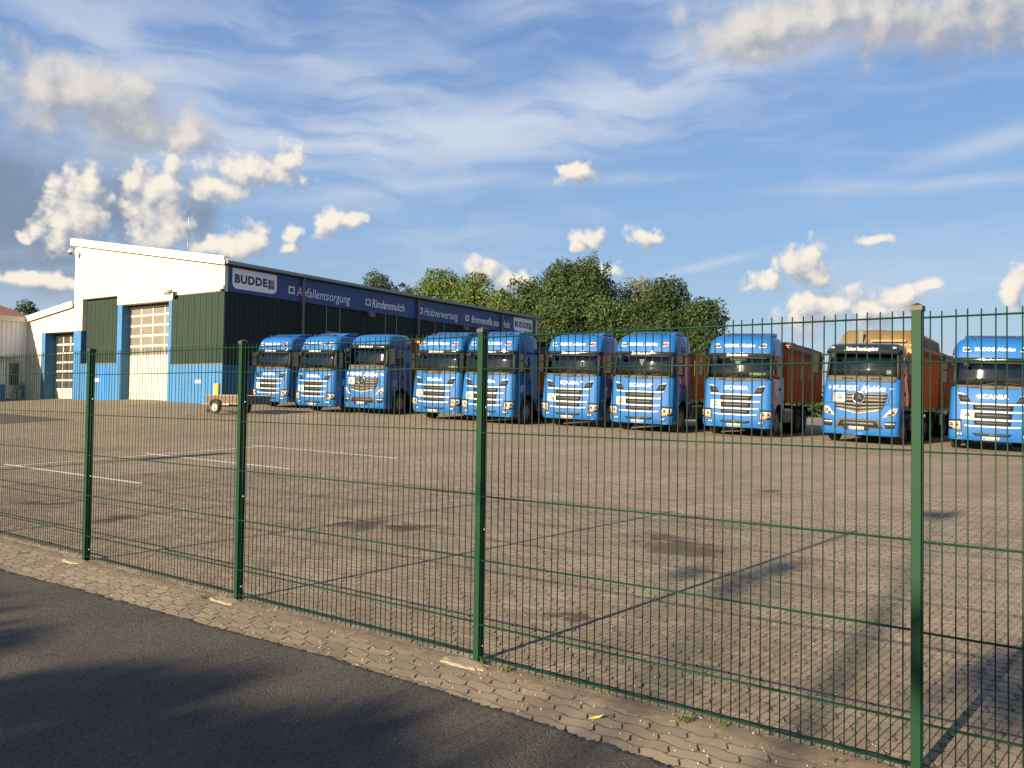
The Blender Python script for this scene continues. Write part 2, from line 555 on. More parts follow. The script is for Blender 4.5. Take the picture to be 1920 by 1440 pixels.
def paving_nodes(h, rand, pos):
    """block colour from a random value per block and the place in the yard"""
    base = h.mix(rand, (0.213, 0.171, 0.117), (0.294, 0.239, 0.166))
    fine = h.noise(pos, 140.0, 4, 0.65)
    k = h.ramp(fine, 0.25, 0.75, 0.78, 1.2, smooth=False)
    base = h.vmath('MULTIPLY', base, h.comb(k, k, k))
    big = h.noise(pos, 0.35, 5, 0.6)
    k2 = h.ramp(big, 0.3, 0.7, 0.86, 1.10)
    base = h.vmath('MULTIPLY', base, h.comb(k2, k2, k2))
    mid = h.noise(pos, 2.3, 5, 0.65, 0.4)
    k3 = h.ramp(mid, 0.28, 0.60, 0.86, 1.02)
    base = h.vmath('MULTIPLY', base, h.comb(k3, k3, k3))
    stain = h.noise(h.vmath('MULTIPLY', pos, (0.55, 0.8, 1)), 0.8, 6, 0.68, 0.5)
    base = h.mix(h.ramp(stain, 0.66, 0.76, 0, 0.45), base, (0.075, 0.058, 0.040))
    # oil spilt under parked lorries
    wob = h.vmath('MULTIPLY', h.vmath('SUBTRACT', h.noise(pos, 1.7, 5, 0.65, out=1), (.5, .5, .5)), (1.5, 1.5, 0))
    pw = h.vmath('ADD', pos, wob)
    oil = None
    for (ox, oy, rad) in OIL:
        q = h.vmath('LENGTH', h.vmath('MULTIPLY', h.vmath('SUBTRACT', pw, (ox, oy, 0)), (1, 1, 0)))
        v = h.ramp(q, rad * 1.0, rad * .45)
        oil = v if oil is None else h.math('MAXIMUM', oil, v)
    base = h.mix(h.math('MULTIPLY', oil, 0.80), base, (0.050, 0.036, 0.024))
    # tyre tracks worn along the bays
    uu = h.vmath('DOT_PRODUCT', pos, (0.80, 0.60, 0))
    tr_ = h.noise(h.comb(h.math('MULTIPLY', uu, 0.15), h.math('MULTIPLY', h.vmath('DOT_PRODUCT', pos, (-0.60, 0.80, 0)), 1.1)), 1.0, 4, 0.6)
    kt = h.ramp(tr_, 0.35, 0.65, 0.90, 1.06)
    return h.vmath('MULTIPLY', base, h.comb(kt, kt, kt))


def make_paver_mat():
    m = bpy.data.materials.new('paver_concrete'); m.use_nodes = True
    t = m.node_tree; t.nodes.clear(); h = NT(t)
    b = h.n('ShaderNodeBsdfPrincipled'); o = h.n('ShaderNodeOutputMaterial')
    t.links.new(b.outputs[0], o.inputs[0])
    geo = h.n('ShaderNodeNewGeometry')
    oi = h.n('ShaderNodeObjectInfo')
    rnd = h.math('FRACT', h.math('ADD', geo.outputs['Random Per Island'], oi.outputs['Random']))
    c = paving_nodes(h, rnd, geo.outputs['Position'])
    t.links.new(c, b.inputs['Base Color'])
    b.inputs['Roughness'].default_value = 0.85
    b.inputs['Specular IOR Level'].default_value = 0.3
    bn = h.n('ShaderNodeBump'); bn.inputs['Strength'].default_value = 0.5; bn.inputs['Distance'].default_value = 0.004
    t.links.new(h.noise(geo.outputs['Position'], 180, 5, 0.7), bn.inputs['Height'])
    t.links.new(bn.outputs[0], b.inputs['Normal'])
    return m


def make_yard_mat():
    """far paving: the same blocks and waves, told apart by the material where they are too small to build"""
    m = bpy.data.materials.new('yard_paving'); m.use_nodes = True
    t = m.node_tree; t.nodes.clear(); h = NT(t)
    b = h.n('ShaderNodeBsdfPrincipled'); o = h.n('ShaderNodeOutputMaterial')
    t.links.new(b.outputs[0], o.inputs[0])
    pos = h.n('ShaderNodeNewGeometry').outputs['Position']
    rel = h.vmath('SUBTRACT', pos, (F0[0], F0[1], 0))
    u = h.vmath('DOT_PRODUCT', rel, (E_S[0], E_S[1], 0))
    v = h.vmath('DOT_PRODUCT', rel, (E_D[0], E_D[1], 0))
    vw = h.math('SUBTRACT', v, h.math('MULTIPLY', h.math('SINE', h.math('MULTIPLY', u, 2 * pi / PL)), WA))
    row = h.math('FLOOR', h.math('DIVIDE', vw, PW))
    fv = h.math('FRACT', h.math('DIVIDE', vw, PW))
    off = h.math('MULTIPLY', h.math('FLOORED_MODULO', row, 2.0), 0.5)
    uu = h.math('ADD', h.math('DIVIDE', u, PL), off)
    colm = h.math('FLOOR', uu); fu = h.math('FRACT', uu)
    wn = h.n('ShaderNodeTexWhiteNoise', noise_dimensions='2D')
    t.links.new(h.comb(colm, row, 0), wn.inputs['Vector'])
    ev = h.math('MULTIPLY', h.math('MINIMUM', fv, h.math('SUBTRACT', 1.0, fv)), PW)
    eu = h.math('MULTIPLY', h.math('MINIMUM', fu, h.math('SUBTRACT', 1.0, fu)), PL)
    edge = h.math('MINIMUM', ev, eu)
    joint = h.ramp(edge, 0.002, 0.008)
    c = paving_nodes(h, wn.outputs['Value'], pos)
    c = h.mix(joint, (0.075, 0.060, 0.045), c)
    t.links.new(c, b.inputs['Base Color'])
    b.inputs['Roughness'].default_value = 0.85
    b.inputs['Specular IOR Level'].default_value = 0.3
    bn = h.n('ShaderNodeBump'); bn.inputs['Strength'].default_value = 0.7; bn.inputs['Distance'].default_value = 0.006
    t.links.new(h.math('ADD', joint, h.math('MULTIPLY', wn.outputs['Value'], 0.5)), bn.inputs['Height'])
    t.links.new(bn.outputs[0], b.inputs['Normal'])
    return m


def make_asphalt():
    m = bpy.data.materials.new('asphalt'); m.use_nodes = True
    t = m.node_tree; t.nodes.clear(); h = NT(t)
    b = h.n('ShaderNodeBsdfPrincipled'); o = h.n('ShaderNodeOutputMaterial')
    t.links.new(b.outputs[0], o.inputs[0])
    pos = h.n('ShaderNodeNewGeometry').outputs['Position']
    vo = h.n('ShaderNodeTexVoronoi'); vo.inputs['Scale'].default_value = 110
    t.links.new(pos, vo.inputs['Vector'])
    vo2 = h.n('ShaderNodeTexVoronoi'); vo2.inputs['Scale'].default_value = 34
    t.links.new(pos, vo2.inputs['Vector'])
    rc = h.sep(vo.outputs['Color'])
    c = h.mix(rc[0], (0.040, 0.035, 0.029), (0.102, 0.089, 0.073))
    k = h.ramp(h.noise(pos, 1.1, 5, 0.6), 0.3, 0.7, 0.82, 1.15)
    c = h.vmath('MULTIPLY', c, h.comb(k, k, k))
    r2 = h.sep(vo2.outputs['Color'])
    c = h.mix(h.math('MULTIPLY', h.ramp(r2[1], 0.990, 0.995), h.ramp(vo2.outputs['Distance'], 0.22, 0.12)), c, (0.26, 0.24, 0.21))
    t.links.new(c, b.inputs['Base Color'])
    b.inputs['Roughness'].default_value = 0.8
    b.inputs['Specular IOR Level'].default_value = 0.35
    bn = h.n('ShaderNodeBump'); bn.inputs['Strength'].default_value = 0.9; bn.inputs['Distance'].default_value = 0.006
    hh = h.math('ADD', h.math('SUBTRACT', 1.0, vo.outputs['Distance']), h.noise(pos, 260, 3, 0.6))
    t.links.new(hh, bn.inputs['Height']); t.links.new(bn.outputs[0], b.inputs['Normal'])
    return m


PAVER = make_paver_mat()
YARD = make_yard_mat()
ASPH = make_asphalt()
M_DIRT = mat('joint_sand', (0.050, 0.038, 0.027), 0.95, var=0.35, vscale=9, bump=0.3, bscale=90)
M_EDGE = mat('dirty_dimmed_edge', (0.062, 0.049, 0.036), 0.95, var=0.4, vscale=12)  # joint dirt tone that also darkens edges the low sun would brighten
M_SOIL = mat('soil', (0.175, 0.135, 0.09), 0.95, var=0.35, vscale=14, bump=1.0, bscale=120)
M_EARTH = mat('grassy_earth', (0.075, 0.085, 0.035), 0.95, var=0.4, vscale=0.5)
M_LINE = mat('line_paint', (0.62, 0.58, 0.52), 0.8, var=0.35, vscale=9)
M_CONC = mat('footing_concrete', (0.26, 0.215, 0.15), 0.9, var=0.25, vscale=20, bump=0.8, bscale=80)
M_FENCE = mat('green_powder_coat', (0.0062, 0.0335, 0.0165), 0.55, spec=0.12, var=0.08, vscale=30)
M_WIRE = mat('green_wire_coat', (0.0055, 0.024, 0.014), 0.55, spec=0.25)
M_CAP = mat('cap_plastic', (0.035, 0.030, 0.026), 0.6)
M_STEEL = mat('steel', (0.45, 0.45, 0.45), 0.4, 0.8)

# ------------------------------------------------------------------ ground
def heightfield(name, s_list, d_list, zoff, material, kind='structure', extra=None):
    S, D = np.meshgrid(np.array(s_list), np.array(d_list))
    X = F0[0] + S * E_S[0] + D * E_D[0]; Y = F0[1] + S * E_S[1] + D * E_D[1]
    Z = G(X, Y) + zoff
    if extra is not None: Z = Z + extra(S, D)
    nr, nc = S.shape
    idx = np.arange(nr * nc).reshape(nr, nc)
    q = np.stack([idx[:-1, :-1], idx[:-1, 1:], idx[1:, 1:], idx[1:, :-1]], -1).reshape(-1, 4)
    me = fast_mesh(name, np.stack([X, Y, Z], -1), q.ravel(), np.full(len(q), 4), material, smooth=True)
    o = link(name, me)
    o['kind'] = kind
    return o


YARD_NEAR = PW * 124         # built blocks reach this far into the yard
lin = np.linspace
ground = heightfield('ground', np.concatenate([lin(-600, -80, 14), lin(-76, 60, 70), lin(66, 600, 14)]),
                     np.concatenate([lin(-600, -20, 12), [-14, -11, -9, 0, 6, 12, 18, 24, 27, 32, 45, 70, 120, 250, 600, 1200]]), -0.06, M_EARTH)
yard_bed = heightfield('yard', lin(-60, 30, 181), lin(0.02, YARD_NEAR + 0.04, 60), -0.0038, M_DIRT)
yard_far = heightfield('yard_paving', lin(-75, 40, 231), lin(YARD_NEAR, 75, 160), -0.001, YARD)
verge = heightfield('pavement', lin(-30, 14, 90), lin(-1.2, 0.02, 8), -0.0038, M_DIRT)

# asphalt road with a ragged edge lying on the blocks
def road_edge(s):
    return float(np.interp(s, [-30, -10, -5.1, -2.6, -.7, .5, 1.6, 8], [-1.0, -.84, -.74, -.64, -.555, -.60, -.65, -.72])) + 0.010 * math.sin(s * 1.3)


s_e = np.arange(-34, 16, 0.014)
jit = rng.normal(0, 0.006, len(s_e)) + np.convolve(rng.normal(0, 0.03, len(s_e)), np.ones(7) / 7, 'same') * 0.6
ed = np.array([road_edge(s) for s in s_e]) + jit
rows = []
for dd, zz in ((None, -0.02), (0.0, 0.008), (-0.035, 0.014), (-1.0, 0.012), (-3.5, 0.0), (-7.5, -0.02)):
    D = ed + (0 if dd is None else dd)
    if dd is not None and dd < -0.5: D = np.full_like(ed, dd - 0.6)
    X = F0[0] + s_e * E_S[0] + D * E_D[0]; Y = F0[1] + s_e * E_S[1] + D * E_D[1]
    rows.append(np.stack([X, Y, np.full_like(X, zz) + (rng.normal(0, 0.0015, len(X)) if dd in (0.0, -0.035) else 0)], -1))
V = np.concatenate(rows); n = len(s_e)
idx = np.arange(len(rows) * n).reshape(len(rows), n)
q = np.stack([idx[1:, :-1], idx[1:, 1:], idx[:-1, 1:], idx[:-1, :-1]], -1).reshape(-1, 4)
road = link('road', fast_mesh('road', V, q.ravel(), np.full(len(q), 4), ASPH, smooth=False))
road['kind'] = 'structure'


def paver_outline(parity, nl, ns, gap):
    """outline of one wavy block about its centre; parity flips the wave of the long sides"""
    sg = 1 if parity == 0 else -1
    hl, hw = PL / 2, PW / 2
    pts = []
    def wv(x): return sg * WA * math.sin(2 * pi * (x + hl) / PL)
    for i in range(nl):
        x = -hl + PL * i / nl; pts.append((x, -hw + wv(x), 0))
    for i in range(ns):
        y = -hw + PW * i / ns; pts.append((hl + WB * math.sin(2 * pi * (y + hw) / PW), y, 1))
    for i in range(nl):
        x = hl - PL * i / nl; pts.append((x, hw + wv(x), 0))
    for i in range(ns):
        y = hw - PW * i / ns; pts.append((-hl + WB * math.sin(2 * pi * (y + hw) / PW), y, 1))
    p = np.array([(a, b) for a, b, _ in pts])
    # pull in towards the inside by the gap (along the outline normal)
    nx = np.roll(p, -1, 0) - np.roll(p, 1, 0)
    nr = np.stack([-nx[:, 1], nx[:, 0]], -1); nr /= np.linalg.norm(nr, axis=1)[:, None]
    return p + nr * gap, nr


def paver_template(parity, nl, ns, skirt=True, gap=0.0028, bev=0.003, chip=0):
    p, nr = paver_outline(parity, nl, ns, gap)
    r = np.random.default_rng(chip)
    k = len(p)
    jit_ = r.normal(0, 0.0012, k)
    if chip:
        jit_ += np.where(r.random(k) < 0.10, 0.006, 0)
    top = p + nr * (bev + jit_)[:, None]
    edge = p + nr * (jit_ * 0.6)[:, None]
    rings = [np.c_[top, np.zeros(k)], np.c_[edge, np.full(k, -0.0016)]]
    if skirt: rings.append(np.c_[edge, np.full(k, -0.02)])
    V = np.concatenate(rings)
    loops, tot = list(range(k)), [k]
    for a in range(len(rings) - 1):
        for i in range(k):
            j = (i + 1) % k
            loops += [(a + 1) * k + i, (a + 1) * k + j, a * k + j, a * k + i]; tot.append(4)
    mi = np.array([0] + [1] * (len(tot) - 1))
    return V, np.array(loops), np.array(tot), mi


def e_rot():
    return math.atan2(E_S[1], E_S[0])


ROT = np.array([[E_S[0], E_D[0]], [E_S[1], E_D[1]]])


def paver_cells(d0, d1, s_lo, s_hi):
    """centres of the blocks with rows between d0 and d1"""
    out = []
    for row in range(int(round(d0 / PW)), int(round(d1 / PW))):
        par = row % 2
        c0, c1 = int(s_lo / PL) - 1, int(s_hi / PL) + 1
        cs = np.arange(c0, c1)
        s = (cs + 0.5 - 0.5 * par) * PL
        out.append(np.stack([s, np.full_like(s, (row + 0.5) * PW), np.full_like(s, par)], -1))
    return np.concatenate(out)


def in_view(c, margin=1.25):
    X = F0[0] + c[:, 0] * E_S[0] + c[:, 1] * E_D[0]; Y = F0[1] + c[:, 0] * E_S[1] + c[:, 1] * E_D[1]
    ok = (Y > 0.5) & (np.abs(X) < np.maximum(Y, 0.1) * 0.63 * margin + 0.4) & (Y > 2.2)
    return ok, X, Y


def bulk(name, cells, nl, ns, skirt, parent):
    Vs, Ls, Ts, Is, off = [], [], [], [], 0
    for par in (0, 1):
        c = cells[cells[:, 2] == par]
        if not len(c): continue
        T, L, N, I_ = paver_template(par, nl, ns, skirt)
        M_ = len(c)
        X = F0[0] + c[:, 0] * E_S[0] + c[:, 1] * E_D[0]; Y = F0[1] + c[:, 0] * E_S[1] + c[:, 1] * E_D[1]
        sc = 1 - np.abs(rng.normal(0, 0.006, (M_, 1)))
        loc = T[None, :, :2] * sc[:, :, None]
        xyw = loc @ ROT.T
        tilt = rng.normal(0, 0.006, (M_, 2)); dzz = rng.normal(0, 0.0006, M_)
        W = np.empty((M_, len(T), 3))
        W[:, :, 0] = xyw[:, :, 0] + X[:, None]; W[:, :, 1] = xyw[:, :, 1] + Y[:, None]
        W[:, :, 2] = T[None, :, 2] + (loc * tilt[:, None, :]).sum(-1) + dzz[:, None] + G(W[:, :, 0], W[:, :, 1])
        Vs.append(W.reshape(-1, 3))
        Ls.append((L[None, :] + (np.arange(M_) * len(T))[:, None]).ravel() + off)
        Ts.append(np.tile(N, M_)); Is.append(np.tile(I_, M_))
        off += M_ * len(T)
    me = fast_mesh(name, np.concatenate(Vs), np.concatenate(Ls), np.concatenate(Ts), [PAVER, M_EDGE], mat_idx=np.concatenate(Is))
    o = link(name, me, parent)
    o['kind'] = 'stuff'
    return o


PAVER_ME = {}
for par in (0, 1):
    for ch in range(4):
        T, L, N, I_ = paver_template(par, 10, 4, True, chip=ch + 1)
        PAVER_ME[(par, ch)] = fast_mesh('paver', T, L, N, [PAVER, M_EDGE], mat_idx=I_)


def single_pavers(cells, parent):
    for (s, d, par) in cells:
        x, y = xy(s, d)
        o = link('paver', PAVER_ME[(int(par), random.randrange(4))], parent)
        o.location = (x, y, float(G(x, y)) + random.gauss(0, 0.0006))
        o.rotation_euler = (random.gauss(0, 0.006), random.gauss(0, 0.006), e_rot() + random.gauss(0, 0.006))


# pavement blocks between road and fence: the 300 nearest each an object, the rest one part
cells = paver_cells(-PW * 9, 0, -14, 6)
ok, X, Y = in_view(cells, 1.3)
cells = cells[ok]; dist = np.hypot(X[ok], Y[ok])
order = np.argsort(dist)
single_pavers(cells[order[:300]], verge)
if len(order) > 300: bulk('paver', cells[order[300:]], 8, 3, True, verge)
cells = paver_cells(0, YARD_NEAR, -32, 14)
ok, X, Y = in_view(cells, 1.12)
cells = cells[ok]; dist = np.hypot(X[ok], Y[ok])
order = np.argsort(dist)
single_pavers(cells[order[:300]], yard_bed)
rest = order[300:]
nearm = dist[rest] < 10.5
bulk('paver', cells[rest[nearm]], 8, 3, True, yard_bed)
bulk('paver', cells[rest[~nearm]], 5, 2, False, yard_bed)

# soil washed along the foot of the fence
def soil_z(S, D):
    z = 0.0105 * np.exp(-((D + 0.07) / 0.10) ** 2) - 0.0065
    return z + rng.normal(0, 0.0016, S.shape) + 0.003 * np.sin(S * 7.3) * np.sin(S * 2.1 + D * 9)


soil = heightfield('soil_strip', np.arange(-14, 5, 0.022), np.arange(-0.30, 0.14, 0.022), 0.0, M_SOIL, extra=soil_z)

# painted bay lines (thin paint, 4 mm over the blocks)
def paint(s0, d0, s1, d1, wdt=0.10):
    L = math.hypot(s1 - s0, d1 - d0); k = max(2, int(L / 0.5))
    nx, ny = -(d1 - d0) / L * wdt / 2, (s1 - s0) / L * wdt / 2
    rows = []
    for sg in (-1, 1):
        row = []
        for i in range(k + 1):
            s = s0 + (s1 - s0) * i / k + sg * nx; d = d0 + (d1 - d0) * i / k + sg * ny
            x, y = xy(s, d); row.append((x, y, float(G(x, y)) + 0.005))
        rows.append(row)
    o = MB().grid(rows, smooth=False).build('road_marking', M_LINE)
    tag(o, kind='structure')


for d in (3.8, 7.05, 10.25):
    paint(-16.6, d, -10.9, d)
paint(-16.1, 3.0, -16.1, 10.3)
paint(-13, 26.4, 6, 24.6, 0.08)

# ------------------------------------------------------------------ fence
POST_GAP = 2.52
RAIL_H = [2.0, 1.8, 1.4, 1.0, 0.6, 0.2, 0.0]
F_ROT = e_rot()


def make_post():
    p = empty('fence_post')
    MB().box((0, 0, 1.05), (0.042, 0.062, 2.10)).build('shaft', M_FENCE, p, bevel=0.003)
    c = MB(); c.box((0, 0, 2.105), (0.050, 0.070, 0.022))
    c.add([(-.025, -.035, 2.116), (.025, -.035, 2.116), (.025, .035, 2.116), (-.025, .035, 2.116), (0, 0, 2.132)],
          [(0, 1, 4), (1, 2, 4), (2, 3, 4), (3, 0, 4)])
    c.build('cap', M_CAP, p)
    st = MB().box((0.0225, -0.006, 1.06), (0.003, 0.014, 2.06)).build('clamp_strip', M_FENCE, p)
    for z in (0.12, 0.85, 1.62):
        b = MB().lathe([(0.0, 0.006), (0.007, 0.005), (0.008, 0)], (0.024, 0.012, z), 'x', 8).build('bolt', M_STEEL, p)
    return p


def make_panel():
    p = empty('wire_mesh_fence')
    n = 49
    x0 = 0.055
    for i in range(n):
        x = x0 + i * 0.0502
        if i == 0:
            wm = MB().tube([(0, 0, -0.028), (0, 0, 2.03)], 0.0032, 6).build('upright_wire', M_WIRE, p)
            wm.location = (x, -0.020, 0)
        else:
            o = link('upright_wire', wm.data, p); o.location = (x + random.gauss(0, .0012), -0.020, random.gauss(0, .0015)); o.rotation_euler = (random.gauss(0, .0012), random.gauss(0, .0014), 0)
    for k, z in enumerate(RAIL_H):
        if k == 0:
            mb = MB()
            for dy in (-0.0068, 0.0068):
                mb.tube([(0.024, dy, 0), (POST_GAP - 0.024, dy, 0)], 0.0040, 6)
            rm = mb.build('double_rail', M_FENCE, p); rm.location = (0, -0.020, z)
        else:
            o = link('double_rail', rm.data, p); o.location = (0, -0.020, z)
    return p


POST_LABEL = {
 -2: None, -1: None, 0: None,
 1: 'green square fence post at the far left, standing before the workshop front',
 2: 'green fence post in front of the leftmost blue lorry and the small trailer',
 3: 'green fence post with brownish cap in front of the half hidden fifth lorry',
 4: 'nearest and tallest looking green fence post with dark cap, beside the low roofed lorry',
 5: None}
POST_OFF = {-2: 'green fence post farthest beyond the left edge', -1: 'second green fence post beyond the left edge', 0: 'green fence post just beyond the left edge', 5: 'green fence post just beyond the right edge', 6: 'green fence post farthest beyond the right edge'}
PANEL_LABEL = {
 0: 'green wire mesh fence panel in front of the white annex, left of the first post',
 1: 'green wire mesh fence panel in front of the workshop doors and hitch of the trailer',
 2: 'green wire mesh fence panel across the left lorries, above a pale footing at each end',
 3: 'green wire mesh fence panel in front of the middle lorries and paved yard',
 4: 'green wire mesh fence panel right of the nearest post, before the rightmost lorry'}
PANEL_OFF = {-2: 'green mesh panel farthest beyond the left edge', -1: 'green mesh panel just beyond the left edge', 5: 'green mesh panel beyond the right edge'}
post0, panel0 = make_post(), make_panel()
PZ = {-2: .07, -1: .07, 0: .07, 1: .05, 2: .045, 3: .035, 4: .03, 5: .03}
for k in range(-2, 7):
    s = (k - 3) * POST_GAP
    x, y = xy(s, 0)
    o = post0 if k == -2 else copy_tree(post0)
    o.location = (x, y, -0.06 + PZ.get(k, .03)); o.rotation_euler = (0, 0, F_ROT + random.gauss(0, .004))
    tag(o, POST_LABEL.get(k) or POST_OFF[k], 'fence post', 'green posts of the yard fence')
    if k < 6:
        o = panel0 if k == -2 else copy_tree(panel0)
        o.location = (x, y, PZ.get(k, .03)); o.rotation_euler = (random.gauss(0, .001), 0, F_ROT)
        tag(o, PANEL_LABEL.get(k) or PANEL_OFF[k], 'fence panel', 'green mesh panels of the yard fence')
# concrete footings that show at three posts
for k, lab in ((1, 'thin pale concrete footing at the foot of the far left fence post'),
               (2, 'pale concrete footing at the foot of the post before the trailer'),
               (3, 'largest pale concrete footing, at the foot of the middle fence post')):
    s = (k - 3) * POST_GAP
    mb = MB(); m_ = 22
    ring = []
    for i in range(m_):
        a = 2 * pi * i / m_
        ca, sa = cos(a), sin(a)
        rr = 1 + random.uniform(-.12, .12)
        ring.append((s - 0.03 + 0.17 * rr * math.copysign(abs(ca) ** .6, ca), -0.100 + 0.072 * rr * math.copysign(abs(sa) ** .7, sa)))
    def lift(sc, z): return [(*xy((a - s + .03) * sc + s - .03, (b + .10) * sc - .10), z + random.uniform(-.002, .002)) for a, b in ring]
    r0, r1, r2 = lift(1.03, -0.01), lift(1.0, 0.006), lift(0.80, 0.012)
    mb.grid([r0 + r0[:1], r1 + r1[:1], r2 + r2[:1]], smooth=False)
    mb.add(r2, [tuple(range(m_))])
    tag(mb.build('post_footing', M_CONC), lab, 'concrete footing', 'concrete footings of the fence posts')

# fallen yellow leaf and weeds
lx, ly = xy(1.08, -0.37)
M_LEAF = mat('yellow_leaf', (0.62, 0.52, 0.10), 0.6)
mb = MB()
pts = [(-.035, 0, .004), (-.012, .012, .008), (.02, .010, .014), (.042, .002, .022), (.02, -.010, .010), (-.012, -.012, .006)]
mb.prism([(lx + a, ly + b, c + 0.004) for a, b, c in pts], (0, 0, .0012))
tag(mb.build('fallen_leaf', M_LEAF), 'small yellow leaf lying on the wavy pavement blocks', 'leaf')

M_WEED = leaf_mat('weed_green', (0.06, 0.10, 0.022), (0.17, 0.17, 0.06))


def blades(spots):
    V, L, T = [], [], []
    for (x, y, nb, hh, sp) in spots:
        z0 = float(G(x, y)) - 0.004
        for _ in range(nb):
            a = random.uniform(0, 2 * pi); r_ = random.uniform(0, sp)
            bx, by = x + r_ * cos(a), y + r_ * sin(a)
            ln = hh * random.uniform(.5, 1.2); le = random.uniform(.2, .9) * ln
            a2 = random.uniform(0, 2 * pi); wd = random.uniform(.002, .005)
            px, py = -sin(a2) * wd, cos(a2) * wd
            k = len(V)
            V += [(bx - px, by - py, z0), (bx + px, by + py, z0),
                  (bx + cos(a2) * le * .5 + px, by + sin(a2) * le * .5 + py, z0 + ln * .6),
                  (bx + cos(a2) * le * .5 - px, by + sin(a2) * le * .5 - py, z0 + ln * .6),
                  (bx + cos(a2) * le, by + sin(a2) * le, z0 + ln * .75)]
            L += [k, k + 1, k + 2, k + 3, k + 3, k + 2, k + 4]; T += [4, 3]
    return V, L, T


spots = []
for s, d, nb, hh, sp in ((1.45, -.10, 34, .05, .035), (1.62, -.06, 16, .03, .03), (0.06, -.03, 26, .05, .03), (-.05, .05, 14, .03, .03), (-2.75, -.16, 30, .03, .05),
                         (-2.6, -.15, 20, .03, .04), (-5.9, -.25, 30, .03, .09), (2.2, -.12, 10, .03, .03), (0.25, -0.06, 20, .04, .05)):
    x, y = xy(s, d); spots.append((x, y, nb, hh, sp))
for _ in range(150):
    d = random.uniform(.3, 7); s = random.uniform(-1 - d * .4, 3.2)
    # sit on a joint between rows
    d = round(d / PW) * PW
    x, y = xy(s, d); spots.append((x, y, random.randint(3, 13), random.uniform(.008, .022), random.uniform(.02, .06)))
for _ in range(60):
    x, y = xy(random.uniform(-9, 3), random.uniform(-.08, .10)); spots.append((x, y, random.randint(3, 8), .018, .03))
V, L, T = blades(spots)
wd = link('weeds', fast_mesh('weeds', V, L, T, M_WEED))
tag(wd, 'sparse green weeds growing in the joints by the fence', 'weeds', kind='stuff')
# grit and dry leaf scraps on the pavement
V, L, T = [], [], []
for _ in range(1500):
    d = random.uniform(-.62, .2) if random.random() < .7 else random.uniform(.2, 5)
    s = random.uniform(-8, 3.2)
    x, y = xy(s, d); z = float(G(x, y)) + random.uniform(0.0, .003); r_ = random.uniform(.002, .0055)
    k = len(V)
    V += [(x - r_, y - r_ * .7, z), (x + r_, y - r_, z), (x + r_ * .3, y + r_, z), (x, y, z + r_ * 1.3)]
    L += [k, k + 1, k + 3, k + 1, k + 2, k + 3, k + 2, k, k + 3]; T += [3, 3, 3]
tag(link('gravel', fast_mesh('gravel', V, L, T, mat('grit', (0.30, 0.25, 0.19), 0.9, island=.5))), 'loose grit scattered on the paving', 'grit', kind='stuff')

# ------------------------------------------------------------------ workshop building
M_WHITE = mat('white_cladding', (0.56, 0.52, 0.43), 0.5, var=0.06, vscale=1.2, streak=0.18)
M_TRIM = mat('white_trim', (0.58, 0.54, 0.45), 0.4, var=0.06, vscale=2)
M_GREEN = mat('green_cladding', (0.0165, 0.031, 0.023), 0.6, spec=0.18, var=0.12, vscale=1.5, streak=0.12)
M_BBLUE = mat('blue_wall_paint', (0.022, 0.130, 0.32), 0.7, var=0.10, vscale=2.5, streak=0.12)
M_SIGN = mat('sign_navy', (0.017, 0.046, 0.185), 0.4)
M_SIGNW = mat('sign_white', (0.80, 0.82, 0.84), 0.4)
M_DARKROOF = mat('roof_grey', (0.12, 0.125, 0.13), 0.5, var=.15)
M_ZINC = mat('zinc_gutter', (0.23, 0.25, 0.27), 0.45, 0.6, var=.1)
M_DOORF = mat('door_frame_cream', (0.52, 0.475, 0.38), 0.45)
M_DOORP = mat('door_panel_cream', (0.53, 0.485, 0.395), 0.5, var=.05, streak=.08)
M_PANE = mat('door_pane', (0.16, 0.145, 0.125), 0.08, spec=0.6, var=.15, vscale=.8)
M_PANED = mat('door_pane_dark', (0.05, 0.05, 0.048), 0.08, spec=0.6, var=.15, vscale=.8)
M_BLACK = mat('black', (0.012, 0.012, 0.013), 0.5)
M_RED = mat('logo_red', (0.45, 0.04, 0.035), 0.4)
M_GRN = mat('logo_green', (0.02, 0.10, 0.04), 0.4)
M_BRN = mat('logo_brown', (0.12, 0.08, 0.06), 0.4)
M_GRY = mat('logo_grey', (0.22, 0.22, 0.23), 0.4)
M_NAVY = mat('letter_navy', (0.010, 0.022, 0.075), 0.4)

BZ = 1.30                                    # ground at the near corner
B = empty('workshop_building', (-15.84, 45.0, 0.0), R(90 - 33.2),
          'long workshop with white gable, green cladding and a navy sign band', 'building')
# local axes: x along the long side, y along the gable front to the left, z up (world height)


def part(mb, name, m, parent=None, bevel=0.0):
    return mb.build(name, m, B if parent is None else parent, bevel)


def bxx(mb, x0, x1, y0, y1, z0, z1, mat=0):
    return mb.box(((x0 + x1) / 2, (y0 + y1) / 2, (z0 + z1) / 2), (abs(x1 - x0), abs(y1 - y0), abs(z1 - z0)), mat)


def roof_z(y):                                # mono-pitch over the hall
    return 9.0 + (11.45 - 9.0) * y / 15.06


def corrug(mb, x, y0, y1, zb, zt, pitch=0.25, depth=0.035):
    """corrugated sheet in the plane x, from y0 to y1; zb and zt give its edges"""
    n_ = int((y1 - y0) / pitch)
    bot, top = [], []
    for i in range(n_):
        for (a, dx_) in ((0, 0), (.30, 0), (.42, -depth), (.88, -depth)):
            y = y0 + (i + a) * (y1 - y0) / n_
            bot.append((x + dx_, y, zb(y))); top.append((x + dx_, y, zt(y)))
    bot.append((x, y1, zb(y1))); top.append((x, y1, zt(y1)))
    return mb.grid([bot, top], smooth=False)


